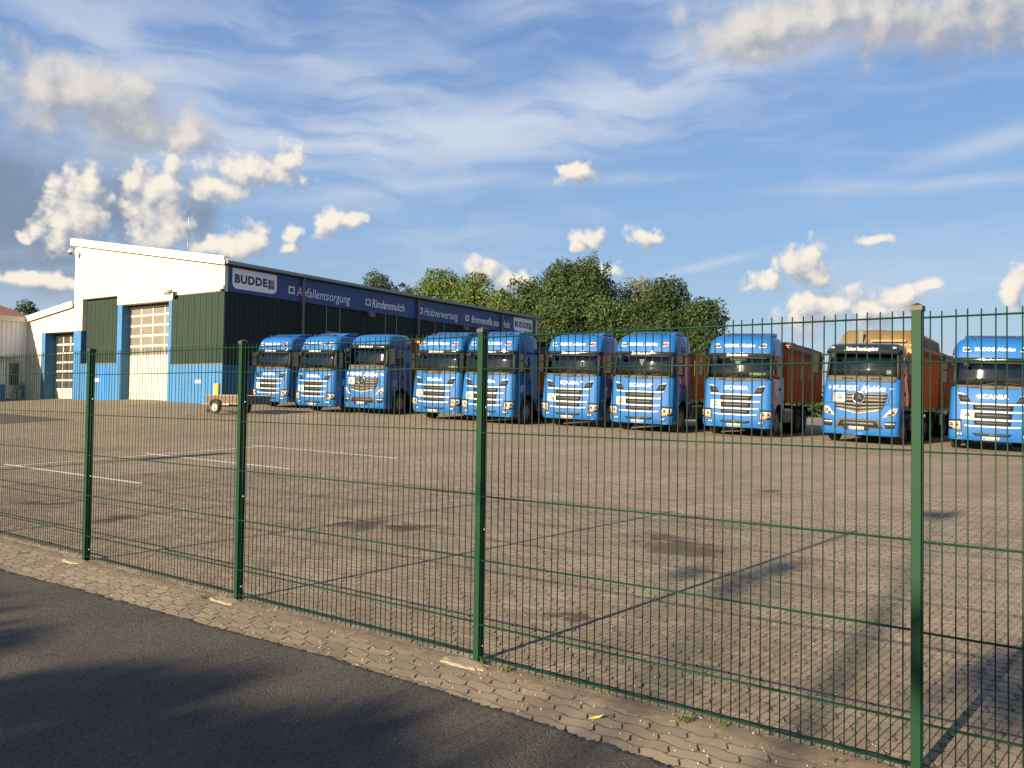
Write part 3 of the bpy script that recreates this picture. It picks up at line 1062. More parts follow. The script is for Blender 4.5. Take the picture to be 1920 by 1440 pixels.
# core of the hall (behind the skins)
core = MB()
core.prism([(0.75, 0.10, 0.6), (0.75, 14.95, 0.6), (0.75, 14.95, 11.2), (0.75, 0.10, 8.85)], (32.0, 0, 0))
part(core, 'wall', mat('inner_wall', (0.10, 0.10, 0.10), 0.9))
# gable front, upper white sheet: over the doors (stepped lower edge)
up_ = MB()
corrug(up_, 0.0, 0.0, 4.72, lambda y: 7.62, roof_z)
corrug(up_, 0.0, 4.72, 10.2, lambda y: 7.36, roof_z)
corrug(up_, 0.0, 10.2, 14.2, lambda y: 7.95, roof_z)
corrug(up_, 0.0, 14.2, 15.06, lambda y: 5.92, roof_z)
part(up_, 'white_sheet', M_WHITE)
rv = MB()                                     # undersides and returns of the white sheet
bxx(rv, 0.02, 0.55, 0.05, 4.72, 7.60, 7.66); bxx(rv, 0.02, 0.75, 4.72, 10.2, 7.34, 7.40)
bxx(rv, 0.02, 0.55, 10.2, 14.2, 7.93, 7.99); bxx(rv, 0.02, 0.50, 14.14, 14.2, 5.92, 7.93)
bxx(rv, 0.02, 0.55, 10.14, 10.2, 7.40, 7.93); bxx(rv, 0.02, 0.55, 4.66, 4.72, 7.40, 7.60)
part(rv, 'soffit', M_TRIM)
sm = MB(); bxx(sm, -0.02, -0.004, 6.2, 15.0, 10.02, 10.05)
part(sm, 'sheet_seam', M_TRIM)
# corner trim on the long side
ct = MB(); bxx(ct, -0.03, 0.20, -0.04, 0.0, 7.58, 9.0); part(ct, 'corner_trim', M_TRIM)


def boards(y0, y1, z0, z1, x, step=0.5):
    n_ = max(1, int(round((y1 - y0) / step)))
    for i in range(n_):
        a, b = y0 + (y1 - y0) * i / n_, y0 + (y1 - y0) * (i + 1) / n_
        mb = MB()
        mb.prism([(x + .02, a + .012, z0), (x, a + .03, z0), (x, (a + b) / 2 - .01, z0), (x + .012, (a + b) / 2, z0), (x, (a + b) / 2 + .01, z0), (x, b - .03, z0), (x + .02, b - .012, z0), (x + .06, b - .012, z0), (x + .06, a + .012, z0)],
                 (0, 0, z1 - z0))
        part(mb, 'cladding_panel', M_GREEN)
    mb = MB(); bxx(mb, x + .05, x + .12, y0, y1, z0, z1); part(mb, 'cladding_back', M_BLACK)


boards(0.02, 4.72, 3.62, 7.60, 0.02)
boards(10.25, 14.14, 3.80, 7.93, 0.32)
mb = MB(); bxx(mb, -0.01, 0.06, -0.02, 4.72, 3.56, 3.62); bxx(mb, 0.0, 0.36, 10.2, 14.2, 3.74, 3.80); part(mb, 'drip_ledge', mat('ledge', (.10, .11, .10), .6))


def blockwork(x0, x1, y0, y1, z0, z1, name='base_wall', joints=True):
    """painted block wall with shallow bed joints on its front face"""
    mb = MB()
    nz = max(1, int(round((z1 - z0) / 0.5)))
    for i in range(nz):
        a, b = z0 + (z1 - z0) * i / nz, z0 + (z1 - z0) * (i + 1) / nz
        bxx(mb, x0, x1, y0, y1, a + 0.006, b - 0.006)
    bxx(mb, x0 + 0.012, x1 - .012, y0 + .012, y1 - .012, z0, z1)
    return part(mb, name, M_BBLUE)


blockwork(0.0, 0.5, 0.0, 4.72, 0.8, 3.56)
blockwork(0.02, 0.6, 4.72, 5.02, 0.8, 7.34, 'door_pillar')
blockwork(0.02, 0.75, 9.72, 10.2, 0.8, 7.34, 'door_pillar')
blockwork(0.03, 0.6, 10.2, 14.2, 0.8, 3.74)
blockwork(0.0, 0.9, 14.2, 15.06, 0.8, 5.90, 'door_pillar')
# flush steel door and sign plates in the blue base
mb = MB(); bxx(mb, .015, .03, 11.0, 12.0, 1.35, 3.45); dd = part(mb, 'door', mat('blue_door', (0.025, 0.15, 0.48), .45))
mb = MB(); mb.tube([(0.0, 11.85, 2.35), (0.0, 11.72, 2.35)], .02, 6); part(mb, 'handle', M_STEEL, dd)
for (y, z, ww, hh) in ((2.15, 2.62, .55, .16), (12.25, 2.75, .5, .2)):
    mb = MB(); bxx(mb, -.012, .0 if y < 5 else .03, y - ww / 2, y + ww / 2, z - hh / 2, z + hh / 2); part(mb, 'notice_plate', M_SIGNW)


def section_door(y0, y1, z0, z1, x, cols, rows_g, row_h, panel_rows, pane_m, name='sectional_door'):
    """sectional overhead door: glazed rows above, plain panels below"""
    D = MB(); bxx(D, x + .05, x + .09, y0, y1, z0, z1)
    d = part(D, name, M_DOORF)
    zt = z1
    cw = (y1 - y0) / cols
    fr_ = MB()
    for r_ in range(rows_g):
        zb = zt - row_h
        for c_ in range(cols):
            pn = MB(); bxx(pn, x + .03, x + .05, y0 + c_ * cw + .05, y0 + (c_ + 1) * cw - .05, zb + .07, zt - .07)
            part(pn, 'pane', pane_m, d)
        bxx(fr_, x - .002, x + .05, y0, y1, zb - .06, zb + .06)
        zt = zb
    for c_ in range(cols + 1):
        yy = y0 + c_ * cw
        bxx(fr_, x, x + .05, yy - .045, yy + .045, zt, z1)
    part(fr_, 'door_frame', M_DOORF, d)
    ph = (zt - z0) / panel_rows
    for r_ in range(panel_rows):
        pn = MB(); bxx(pn, x, x + .05, y0, y1, z0 + r_ * ph + .012, z0 + (r_ + 1) * ph - .012)
        part(pn, 'door_panel', M_DOORP, d)
    return d


section_door(5.02, 9.72, 1.15, 7.30, 0.58, 4, 5, 0.62, 4, M_PANE)
mb = MB(); bxx(mb, .5, .75, 5.02, 9.72, 7.12, 7.34); part(mb, 'lintel', M_BLACK)

# roof slab and white barge board
rf = MB()
rf.prism([(-0.22, -0.25, 9.02), (-0.22, 15.2, 11.53), (-0.22, 15.2, 11.70), (-0.22, -0.25, 9.19)], (33.2, 0, 0))
part(rf, 'roof', M_DARKROOF)
bb = MB()
bb.prism([(-0.26, -0.28, 8.98), (-0.26, 15.24, 11.50), (-0.26, 15.24, 11.92), (-0.26, -0.28, 9.40)], (0.05, 0, 0))
bb.prism([(-0.29, -0.28, 9.22), (-0.29, 15.24, 11.74), (-0.29, 15.24, 11.95), (-0.29, -0.28, 9.43)], (0.03, 0, 0))
bb.prism([(-0.26, -0.28, 9.40), (-0.26, 15.24, 11.92), (-0.26, 15.24, 11.95), (-0.26, -0.28, 9.43)], (0.4, 0, 0))
part(bb, 'barge_board', M_TRIM)
gu = MB(); gu.box((16.4, -0.36, 9.13), (33.1, 0.16, 0.15)); gu.box((16.4, -0.36, 9.21), (33.1, 0.19, 0.02))
part(gu, 'gutter', M_ZINC)
for x in (5.53, 16.34, 27.05):
    mb = MB(); mb.tube([(x, -.33, 9.08), (x, -.22, 8.93), (x, -.22, .8)], .075, 10)
    for z in (8.2, 6.2, 4.2): mb.box((x, -.14, z), (.2, .2, .05))
    part(mb, 'downpipe', M_ZINC)

# long side: blue base, green panels, sign band
blockwork(0.52, 32.9, 0.0, 0.4, 0.8, 3.56)
PANW = 1.0
pan = MB()
for (a, b) in ((0, .32), (.34, .66), (.68, .99)):
    pan.prism([(a, 0.02, 0), (a + .03, -.012, 0), (b - .03, -.012, 0), (b, 0.02, 0)], (0, 0, 4.0))
pan.box((.5, .04, 2.0), (1.0, .04, 4.0))
p0 = None
for i in range(33):
    if p0 is None:
        p0 = part(pan, 'cladding_panel', M_GREEN); o = p0
    else:
        o = link('cladding_panel', p0.data, B)
    o.location = (0.06 + i * .994, 0.03, 3.6)
for x in (7.6, 8.75, 13.04, 14.18, 18.44, 19.52, 24.0, 25.1):
    mb = MB(); mb.box((x, -.012, 5.6), (.05, .03, 3.9)); part(mb, 'trim_strip', M_ZINC)
for x in (8.17, 18.98):
    mb = MB(); mb.box((x, -.016, 5.95), (1.02, .03, .06)); mb.box((x, -.016, 5.2), (1.02, .03, .06)); wfr = part(mb, 'window_frame', M_ZINC)
    mb = MB(); mb.box((x, -.006, 5.57), (1.02, .02, .7)); part(mb, 'pane', M_PANED, wfr)
SGN = MB()
for (a, b) in ((.22, 5.50), (5.56, 16.30), (16.38, 27.0), (27.1, 32.5)):
    bxx(SGN, a, b, -.06, 0.0, 7.58, 8.98)
sign = part(SGN, 'sign_board', M_SIGN)
mb = MB(); bxx(mb, .0, 32.9, .0, .06, 7.6, 9.0); part(mb, 'sign_backing', M_TRIM)


def on_side(x0, z0, y=-.066):
    return lambda a, b: (x0 + a, y, z0 + b)


def logo(x0, x1, z0, z1):
    mb = MB(); r_ = .32
    ptsl = [(x0, z1), (x1, z1)]
    for k in range(6): a = -k * pi / 10; ptsl.append((x1 - r_ + r_ * cos(a), z0 + r_ + r_ * sin(a)))
    for k in range(6): a = -pi / 2 - k * pi / 10; ptsl.append((x0 + r_ + r_ * cos(a), z0 + r_ + r_ * sin(a)))
    mb.prism([(a, -.068, b) for a, b in ptsl], (0, .009, 0))
    o = part(mb, 'logo_panel', M_SIGNW, sign)
    W = x1 - x0
    tx = MB(); letters(tx, 'BUDDE', W * .73, .50, on_side(x0 + W * .415, (z0 + z1) / 2 - .25, -.071), bold=.05, spacing=1.1)
    part(tx, 'lettering', M_NAVY, sign)
    q = MB()
    cx, cz, k = x0 + W * .872, (z0 + z1) / 2 - .05, W * .037
    for (i, j, mi) in ((-1, 1, 0), (1, 1, 1), (-1, -1, 2), (1, -1, 3)):
        bxx(q, cx + i * k - k * .93, cx + i * k + k * .93, -.074, -.069, cz + j * .14 - .13, cz + j * .14 + .13, mi)
    part(q, 'logo_squares', [M_BRN, M_GRY, M_GRN, M_RED], sign)


logo(.46, 3.57, 7.80, 8.93)
logo(28.96, 31.95, 7.80, 8.93)
for (xs, body, xa, xb, m_) in ((4.70, 'Abfallentsorgung', 5.11, 9.6, M_GRN), (11.28, 'Rindenmulch', 11.65, 14.95, M_BRN),
                               (16.72, 'Holzverwertung', 17.15, 21.14, M_RED), (22.36, 'Brennstoffe aus', 22.94, 26.75, M_GRY), (None, 'Holz', 27.2, 28.4, M_GRY)):
    q = MB()
    if xs:
        bxx(q, xs - .23, xs + .23, -.070, -.06, 7.99, 8.42); bxx(q, xs - .15, xs + .15, -.074, -.070, 8.06, 8.35, 1)
        part(q, 'sign_square', [M_SIGNW, m_], sign)
    tx = MB()
    hgt = .74 if 'g' in body else .56
    letters(tx, body, xb - xa, hgt, on_side((xa + xb) / 2, 8.20 - .28 - (hgt - .56), -.072), shear=.18, bold=(0.0 if 'g' in body else .012), spacing=1.04)
    part(tx, 'lettering', M_SIGNW, sign)


# small fittings that hang on the building are things of their own
def on_building(o):
    """leave an object at top level but place it by the building's axes"""
    o.matrix_world = Matrix.Translation(B.location) @ Matrix.Rotation(R(90 - 33.2), 4, 'Z') @ o.matrix_world
    return o


def floodlight(loc, rz, label):
    e = empty('floodlight', loc, rz, label, 'floodlight', 'floodlights on the workshop walls')
    mb = MB(); mb.box((0, -.16, .05), (.05, .34, .05)); mb.box((0, -.01, .0), (.14, .03, .2)); mb.build('bracket', M_BLACK, e)
    mb = MB(); mb.prism([(-.24, -.52, -.16), (.24, -.52, -.16), (.19, -.26, .03), (-.19, -.26, .03)], (0, -.05, .16)); mb.build('housing', mat('lamp_grey', (.16, .16, .16), .4), e, .01)
    mb = MB(); mb.prism([(-.20, -.53, -.165), (.20, -.53, -.165), (.16, -.30, -.005), (-.16, -.30, -.005)], (0, .012, -.012)); mb.build('lens', mat('lamp_glass', (.55, .57, .6), .1), e)
    return on_building_late(e)


LATE = []
def on_building_late(e):
    LATE.append(e); return e


floodlight((0, 4.45, 7.72), R(-90), 'floodlight on the white gable above the right green cladding panel')
floodlight((11.21, -.03, 7.42), 0, 'floodlight under the navy sign band below the second word')
floodlight((21.71, -.03, 7.42), 0, 'floodlight under the navy sign band near its far end')


def dome_camera(loc, rz, label, arm=.45):
    e = empty('security_camera', loc, rz, label, 'security camera', 'cameras on the gable corners')
    mb = MB(); mb.tube([(0, 0, 0), (0, -arm, .06), (0, -arm - .02, -.02)], .03, 8); mb.box((0, .0, -.05), (.16, .05, .3)); mb.build('bracket', M_TRIM, e)
    mb = MB(); mb.lathe([(0, .04), (.12, .03), (.15, -.06), (.15, -.14)], (0, -arm - .02, -.05), 'z', 14); mb.build('housing', M_TRIM, e)
    mb = MB(); mb.lathe([(.13, -.14), (.11, -.22), (.05, -.27), (0, -.28)], (0, -arm - .02, -.05), 'z', 14); mb.build('dome', mat('smoked_dome', (.05, .05, .055), .1), e)
    return on_building_late(e)


dome_camera((-.03, 14.95, 11.1), R(-60), 'white dome camera on an arm at the high left corner of the gable', .62)
dome_camera((-.03, 0.12, 7.85), R(-40), 'small white camera at the low right corner of the gable under the sign end', .22)
an = empty('antenna', (.9, 4.6, 9.95), 0, 'thin rod antenna standing on the workshop roof', 'antenna')
mb = MB(); mb.tube([(0, 0, -.4), (0, 0, 1.7)], .022, 6); mb.build('mast', M_ZINC, an)
mb = MB(); mb.tube([(0, 0, 1.7), (0, 0, 2.35)], .018, 5); mb.tube([(0, 0, 1.65), (0, -.35, 1.8)], .01, 4); mb.build('rod', M_TRIM, an)
LATE.append(an)

# ------------------------------------------------------------------ annex with the second door
AN = empty('white_annex', (-15.84, 45.0, 0.0), R(90 - 33.2), 'low white annex with blue door surround left of the workshop gable', 'building')


def apart(mb, name, m, parent=None): return mb.build(name, m, AN if parent is None else parent)


def az_(y): return 7.45 + (6.72 - 7.45) * (y - 15.06) / 5.86


mb = MB(); corrug(mb, 0.04, 15.07, 19.1, lambda y: 5.98, az_); corrug(mb, 0.04, 19.1, 20.92, lambda y: 0.9, az_); apart(mb, 'white_sheet', M_WHITE)
mb = MB(); bxx(mb, .06, .85, 15.1, 19.1, 5.94, 6.0); bxx(mb, .08, .9, 19.05, 20.9, .9, 6.7); apart(mb, 'wall', M_TRIM)
mb = MB(); bxx(mb, .05, 1.0, 18.66, 19.08, .8, 5.93); apart(mb, 'door_pillar', M_BBLUE)
mb = MB(); mb.prism([(-.16, 15.07, az_(15.07) + .02), (-.16, 21.1, az_(21.1) + .02), (-.16, 21.1, az_(21.1) + .30), (-.16, 15.07, az_(15.07) + .30)], (.06, 0, 0))
mb.prism([(-.20, 15.07, az_(15.07) + .22), (-.20, 21.1, az_(21.1) + .22), (-.20, 21.1, az_(21.1) + .42), (-.20, 15.07, az_(15.07) + .42)], (.04, 0, 0))
apart(mb, 'barge_board', M_TRIM)
mb = MB(); mb.prism([(-.1, 15.07, az_(15.07) + .1), (-.1, 21.1, az_(21.1) + .1), (-.1, 21.1, az_(21.1) + .25), (-.1, 15.07, az_(15.07) + .25)], (14, 0, 0)); apart(mb, 'roof', M_DARKROOF)
mb = MB(); bxx(mb, 1.0, 14, 15.1, 20.9, .8, 6.6); apart(mb, 'core_wall', MATS['inner_wall'])
Bsave = B
B = AN
section_door(15.06, 18.66, 1.35, 5.78, 0.80, 4, 6, 0.60, 1, M_PANED)
mb = MB(); bxx(mb, .70, .95, 15.06, 18.66, 5.72, 5.95); apart(mb, 'lintel', M_BLACK)
B = Bsave

# ------------------------------------------------------------------ long low building at the far left
LB = empty('low_white_building', (-15.84, 45.0, 0.0), R(90 - 33.2), 'low white building with red brown roof and blue plinth at the left edge', 'building')


def lpart(mb, name, m, parent=None): return mb.build(name, m, LB if parent is None else parent)


def corrug_x(mb, y, x0, x1, z0, z1, pitch=.30, depth=.05):
    n_ = int((x1 - x0) / pitch); bot, top = [], []
    for i in range(n_):
        for (a, dy_) in ((0, 0), (.35, 0), (.5, depth), (.85, depth)):
            x = x0 + (i + a) * (x1 - x0) / n_
            bot.append((x, y + dy_, z0)); top.append((x, y + dy_, z1))
    return mb.grid([bot, top], smooth=False)


mb = MB(); corrug_x(mb, 20.93, -26, 0.2, 4.35, 6.75); lpart(mb, 'white_sheet', mat('cool_white_sheet', (.70, .71, .72), .5, streak=.12))
mb = MB(); bxx(mb, -26, .2, 21.0, 21.6, 2.45, 4.35); lpart(mb, 'wall', mat('white_render', (.70, .70, .69), .8, var=.05))
mb = MB(); bxx(mb, -26, .2, 20.98, 21.5, .8, 2.45); lpart(mb, 'plinth', M_BBLUE)
mb = MB(); bxx(mb, -26, .3, 20.80, 21.3, 6.72, 7.10); lpart(mb, 'fascia', M_TRIM)
mb = MB(); mb.prism([(-26.2, 20.75, 7.10), (-26.2, 29, 9.0), (-26.2, 37, 7.1), (-26.2, 29, 8.8)], (26.6, 0, 0)); lpart(mb, 'roof', mat('red_brown_roof', (.24, .095, .055), .7, var=.2, vscale=3))
mb = MB(); bxx(mb, -26, .2, 21.6, 36, .8, 7.0); lpart(mb, 'core_wall', MATS['inner_wall'])
mb = MB(); bxx(mb, -13, -.6, 20.2, 21.0, 4.28, 4.36); lpart(mb, 'canopy', M_TRIM)
for (x0, x1, z0, z1) in ((-3.6, -1.9, 2.75, 4.15), (-8.5, -6.8, 2.75, 4.15)):
    mb = MB()
    for (a, b, c, d_) in ((x0 - .1, x0, z0 - .1, z1 + .1), (x1, x1 + .1, z0 - .1, z1 + .1), (x0 - .1, x1 + .1, z0 - .1, z0), (x0 - .1, x1 + .1, z1, z1 + .1), ((x0 + x1) / 2 - .04, (x0 + x1) / 2 + .04, z0, z1)):
        bxx(mb, a, b, 20.93, 21.02, c, d_)
    wn_ = lpart(mb, 'window', M_TRIM)
    mb = MB(); bxx(mb, x0, x1, 20.985, 21.0, z0, z1); lpart(mb, 'pane', M_PANED, wn_)
mb = MB(); bxx(mb, -1.3, -.3, 20.95, 21.0, 1.5, 4.1); dr = lpart(mb, 'door', M_TRIM)
mb = MB(); bxx(mb, -1.1, -.5, 20.93, 20.95, 2.4, 3.9); lpart(mb, 'pane', M_PANED, dr)
bpy.context.view_layer.update()
for e in LATE: on_building(e)


def bpt(x, y):
    """building axes -> world"""
    a = R(90 - 33.2)
    return (-15.84 + x * cos(a) - y * sin(a), 45.0 + x * sin(a) + y * cos(a))


# yellow bollard at the near corner
x, y = bpt(-.75, -.55)
bo = empty('bollard', (x, y, float(G(x, y)) - .05), 0, 'thick yellow bollard at the workshop corner behind the trailer', 'bollard')
mb = MB(); mb.lathe([(.165, 0), (.165, 1.22), (.15, 1.25), (0, 1.255)], (0, 0, 0), 'z', 20); mb.build('tube', mat('yellow_paint', (.72, .50, .03), .45, var=.06), bo)
# grey bin and potted shrubs by the left building
x, y = bpt(-4.3, 20.3)
bn = empty('wheeled_bin', (x, y, float(G(x, y)) + .05), R(57), 'grey wheeled bin against the blue plinth at the left edge', 'bin')
mb = MB(); mb.prism([(-.25, -.28, .12), (.25, -.28, .12), (.25, .25, .12), (-.25, .25, .12)], (0, 0, .85)); mb.build('body', mat('bin_grey', (.16, .17, .18), .5), bn, .03)
mb = MB(); mb.box((0, -.02, 1.01), (.6, .66, .08)); mb.build('lid', MATS['bin_grey'], bn, .03)
for sx_ in (-.24, .24):
    mb = MB(); mb.lathe([(0, -.03), (.11, -.03), (.12, 0), (.11, .03), (0, .03)], (sx_, .26, .12), 'x', 12); mb.build('wheel', M_BLACK, bn)

# ------------------------------------------------------------------ lorries
M_TBLUE = mat('lorry_blue', (0.0075, 0.088, 0.280), 0.55, coat=0.5, spec=0.2, var=.03, vscale=3)
M_TDARK = mat('underbody', (0.014, 0.014, 0.015), 0.75, var=.3, vscale=8)
M_TRIMB = mat('black_trim', (0.014, 0.014, 0.015), 0.6, spec=0.3)
M_VISOR = mat('black_visor', (0.012, 0.012, 0.014), 0.12, coat=.5)
M_GREYP = mat('grey_plastic', (0.075, 0.070, 0.062), 0.7, spec=0.2)
M_CREAM = mat('silver_bar', (0.56, 0.52, 0.45), 0.5, 0.15)
M_LENS = mat('lamp_lens', (0.62, 0.60, 0.56), 0.12, 0.55)
M_LENSD = mat('lamp_inner', (0.10, 0.10, 0.10), 0.15, 0.6)
M_AMBER = mat('amber_lens', (0.75, 0.22, 0.03), 0.2)
M_WHITEP = mat('white_print', (0.66, 0.65, 0.62), 0.6, spec=0.2)
M_PLATE = mat('plate_white', (0.50, 0.47, 0.40), 0.6, spec=0.2)
M_EUBLUE = mat('plate_blue', (0.02, 0.08, 0.45), 0.5)
M_TYRE = mat('tyre', (0.018, 0.017, 0.016), 0.85, var=.25, vscale=12)
M_RIM = mat('wheel_rim', (0.22, 0.21, 0.20), 0.5, 0.4, var=.2, vscale=10)
M_SLAT = mat('grille_grey', (0.13, 0.126, 0.118), 0.55, 0.3)
M_CHROME = mat('chrome', (0.75, 0.75, 0.75), 0.12, 1.0)
M_MIRR = mat('mirror_housing', (0.010, 0.0095, 0.009), 0.65, spec=0.12)
M_SEAT = mat('cab_interior', (0.022, 0.022, 0.024), 0.8)
M_DASH = mat('dashboard', (0.10, 0.095, 0.088), 0.7)
M_SIDEG = mat('side_window', (0.010, 0.012, 0.014), 0.04, spec=.8)
M_DECAL = mat('door_decal', (0.17, 0.32, 0.62), 0.4)
GLASS = glass_mat('windscreen_glass', (0.34, 0.40, 0.39))


class Cab:
    """shape of a cab: a ring at each height with a bowed front, round corners and flat sides"""
    def __init__(self, zs, yf, wd, rd, bow, depth):
        self.zs, self.yf, self.wd, self.rd, self.bow, self.depth = zs, yf, wd, rd, bow, depth

    def par(self, z):
        f = lambda t: float(np.interp(z, self.zs, t))
        return f(self.wd), f(self.rd), f(self.yf), self.bow

    def at(self, s, z, off=0.0):
        w_, r_, yf, b = self.par(z)
        a = w_ - r_; sg = 1 if s >= 0 else -1; q = abs(s)
        if q <= a:
            x, y, nx, ny = q, yf + b * (q / a) ** 2, 0.12 * q / a, -1
        elif q <= a + r_ * pi / 2:
            ph = (q - a) / r_
            x, y, nx, ny = a + r_ * sin(ph), yf + b + r_ - r_ * cos(ph), sin(ph), -cos(ph)
        else:
            x, y, nx, ny = w_, yf + b + r_ + q - a - r_ * pi / 2, 1, 0
        return (sg * (x + nx * off), y + ny * off, z)

    def s_side(self, y, z):
        w_, r_, yf, b = self.par(z)
        return (w_ - r_) + r_ * pi / 2 + (y - yf - b - r_)

    def ring(self, z, rear, off=0.0):
        w_, r_, yf, b = self.par(z)
        a = w_ - r_; e = a + r_ * pi / 2; S = max(self.s_side(rear, z), e + .01)
        h = [a * k / 5 for k in range(0, 6)] + [a + (e - a) * k / 5 for k in range(1, 6)] + [e + (S - e) * k / 3 for k in range(1, 4)]
        return [self.at(-q, z, off) for q in reversed(h[1:])] + [self.at(q, z, off) for q in h]

    def patch(self, mb, c, off=.006, thick=.02, ns=6, nz=2, mat_=0):
        """sheet over the corners c = (s,z) x4 (bl, br, tr, tl), with its edge turned back"""
        rows, low = [], []
        for j in range(nz + 1):
            v = j / nz; row, rl = [], []
            for i in range(ns + 1):
                u = i / ns
                s = (c[0][0] * (1 - u) + c[1][0] * u) * (1 - v) + (c[3][0] * (1 - u) + c[2][0] * u) * v
                z = (c[0][1] * (1 - u) + c[1][1] * u) * (1 - v) + (c[3][1] * (1 - u) + c[2][1] * u) * v
                row.append(self.at(s, z, off)); rl.append(self.at(s, z, off - thick))
            rows.append(row); low.append(rl)
        mb.grid(rows, mat_, smooth=True)
        rim = rows[0] + [r_[-1] for r_ in rows[1:]] + rows[-1][-2::-1] + [r_[0] for r_ in rows[-2:0:-1]]
        rim2 = low[0] + [r_[-1] for r_ in low[1:]] + low[-1][-2::-1] + [r_[0] for r_ in low[-2:0:-1]]
        mb.grid([rim2 + rim2[:1], rim + rim[:1]], mat_, smooth=False)
        return mb


def mirror_pair(cs):
    """corner list for the other side of the cab"""
    return [(-cs[1][0], cs[1][1]), (-cs[0][0], cs[0][1]), (-cs[3][0], cs[3][1]), (-cs[2][0], cs[2][1])]


def wheel(root, x, y, r_=.51, wdt=.30, dual=False):
    sg = 1 if x > 0 else -1
    wl = empty('wheel'); wl.parent = root; wl.location = (x, y, r_)
    hw = wdt / 2
    mb = MB()
    prof = [(r_ * .58, -hw * .85), (r_ * .75, -hw), (r_ * .93, -hw * .96), (r_ * .985, -hw * .8)]
    for k in range(5):
        a = -hw * .8 + hw * 1.6 * k / 5; b = a + hw * 1.6 / 5
        prof += [(r_, a + .004), (r_, b - .018), (r_ * .972, b - .014), (r_ * .972, b - .003)]
    prof += [(r_ * .985, hw * .8), (r_ * .93, hw * .96), (r_ * .75, hw), (r_ * .58, hw * .85)]
    mb.lathe(prof, (0, 0, 0), 'x', 28)
    mb.build('tyre', M_TYRE, wl)
    mb = MB()
    o_ = sg * hw
    if dual:
        mb.lathe([(r_ * .58, o_ * .85), (r_ * .54, o_ * .8), (r_ * .50, o_ * .1), (r_ * .30, o_ * .05), (r_ * .28, o_ * .5), (0, o_ * .55)], (0, 0, 0), 'x', 20)
    else:
        mb.lathe([(r_ * .58, o_ * .85), (r_ * .54, o_ * .95), (r_ * .48, o_ * .8), (r_ * .36, o_ * 1.05), (r_ * .24, o_ * 1.08), (r_ * .2, o_ * 1.25), (0, o_ * 1.28)], (0, 0, 0), 'x', 20)
    mb.lathe([(r_ * .58, -o_ * .85), (0, -o_ * .8)], (0, 0, 0), 'x', 20)
    for k in range(10):
        a = 2 * pi * k / 10
        mb.lathe([(.02, o_ * 1.0), (.02, o_ * 1.18), (0, o_ * 1.2)], (0, r_ * .31 * cos(a), r_ * .31 * sin(a)), 'x', 5)
    mb.build('rim', M_RIM, wl)
    return wl


def chassis(root, length, axles, y0=.9):
    mb = MB()
    for sx_ in (-.42, .42): mb.box((sx_, (y0 + length) / 2, .86), (.09, length - y0, .28))
    for y in np.arange(2.6, length, 1.1): mb.box((0, y, .86), (.8, .12, .2))
    mb.box((0, 1.35, .50), (1.9, .16, .18)); mb.box((0, .75, .62), (1.5, .9, .3))
    for y in axles[1:]: mb.box((0, y, .52), (1.9, .2, .2))
    mb.box((0, length, .75), (2.3, .1, .2))
    mb.build('chassis', M_TDARK, root)
    mb = MB()
    for sx_ in (-1, 1):
        mb.prism([(sx_ * .70, 2.75, .48), (sx_ * 1.18, 2.75, .48), (sx_ * 1.20, 2.75, .95), (sx_ * 1.12, 2.75, 1.05), (sx_ * .70, 2.75, 1.05)], (0, 1.25, 0))
    mb.build('tank', mat('tank_metal', (.16, .165, .17), .35, .6), root, .02)
    for sx_ in (-1, 1):
        wheel(root, sx_ * 1.04, axles[0], dual=False)
        for y in axles[1:]: wheel(root, sx_ * .95, y, wdt=.56, dual=True)
        mb = MB(); mb.box((sx_ * 1.16, 4.35, .72), (.04, .72, .5)); mb.build('side_guard', M_TDARK, root)
        for y in axles[1:]:
            mb = MB()
            r0 = [(sx_ * .62, y + .60 * cos(a), .51 + .60 * sin(a)) for a in np.linspace(.15, pi - .15, 9)]
            r1 = [(sx_ * 1.25, p[1], p[2]) for p in r0]
            mb.grid([r0, r1]); mb.build('mudguard', M_TDARK, root)


def arch_rear(z, yc, rr, zc=.51):
    d = z - zc
    return yc - sqrt(max(rr * rr - d * d, 0.02))


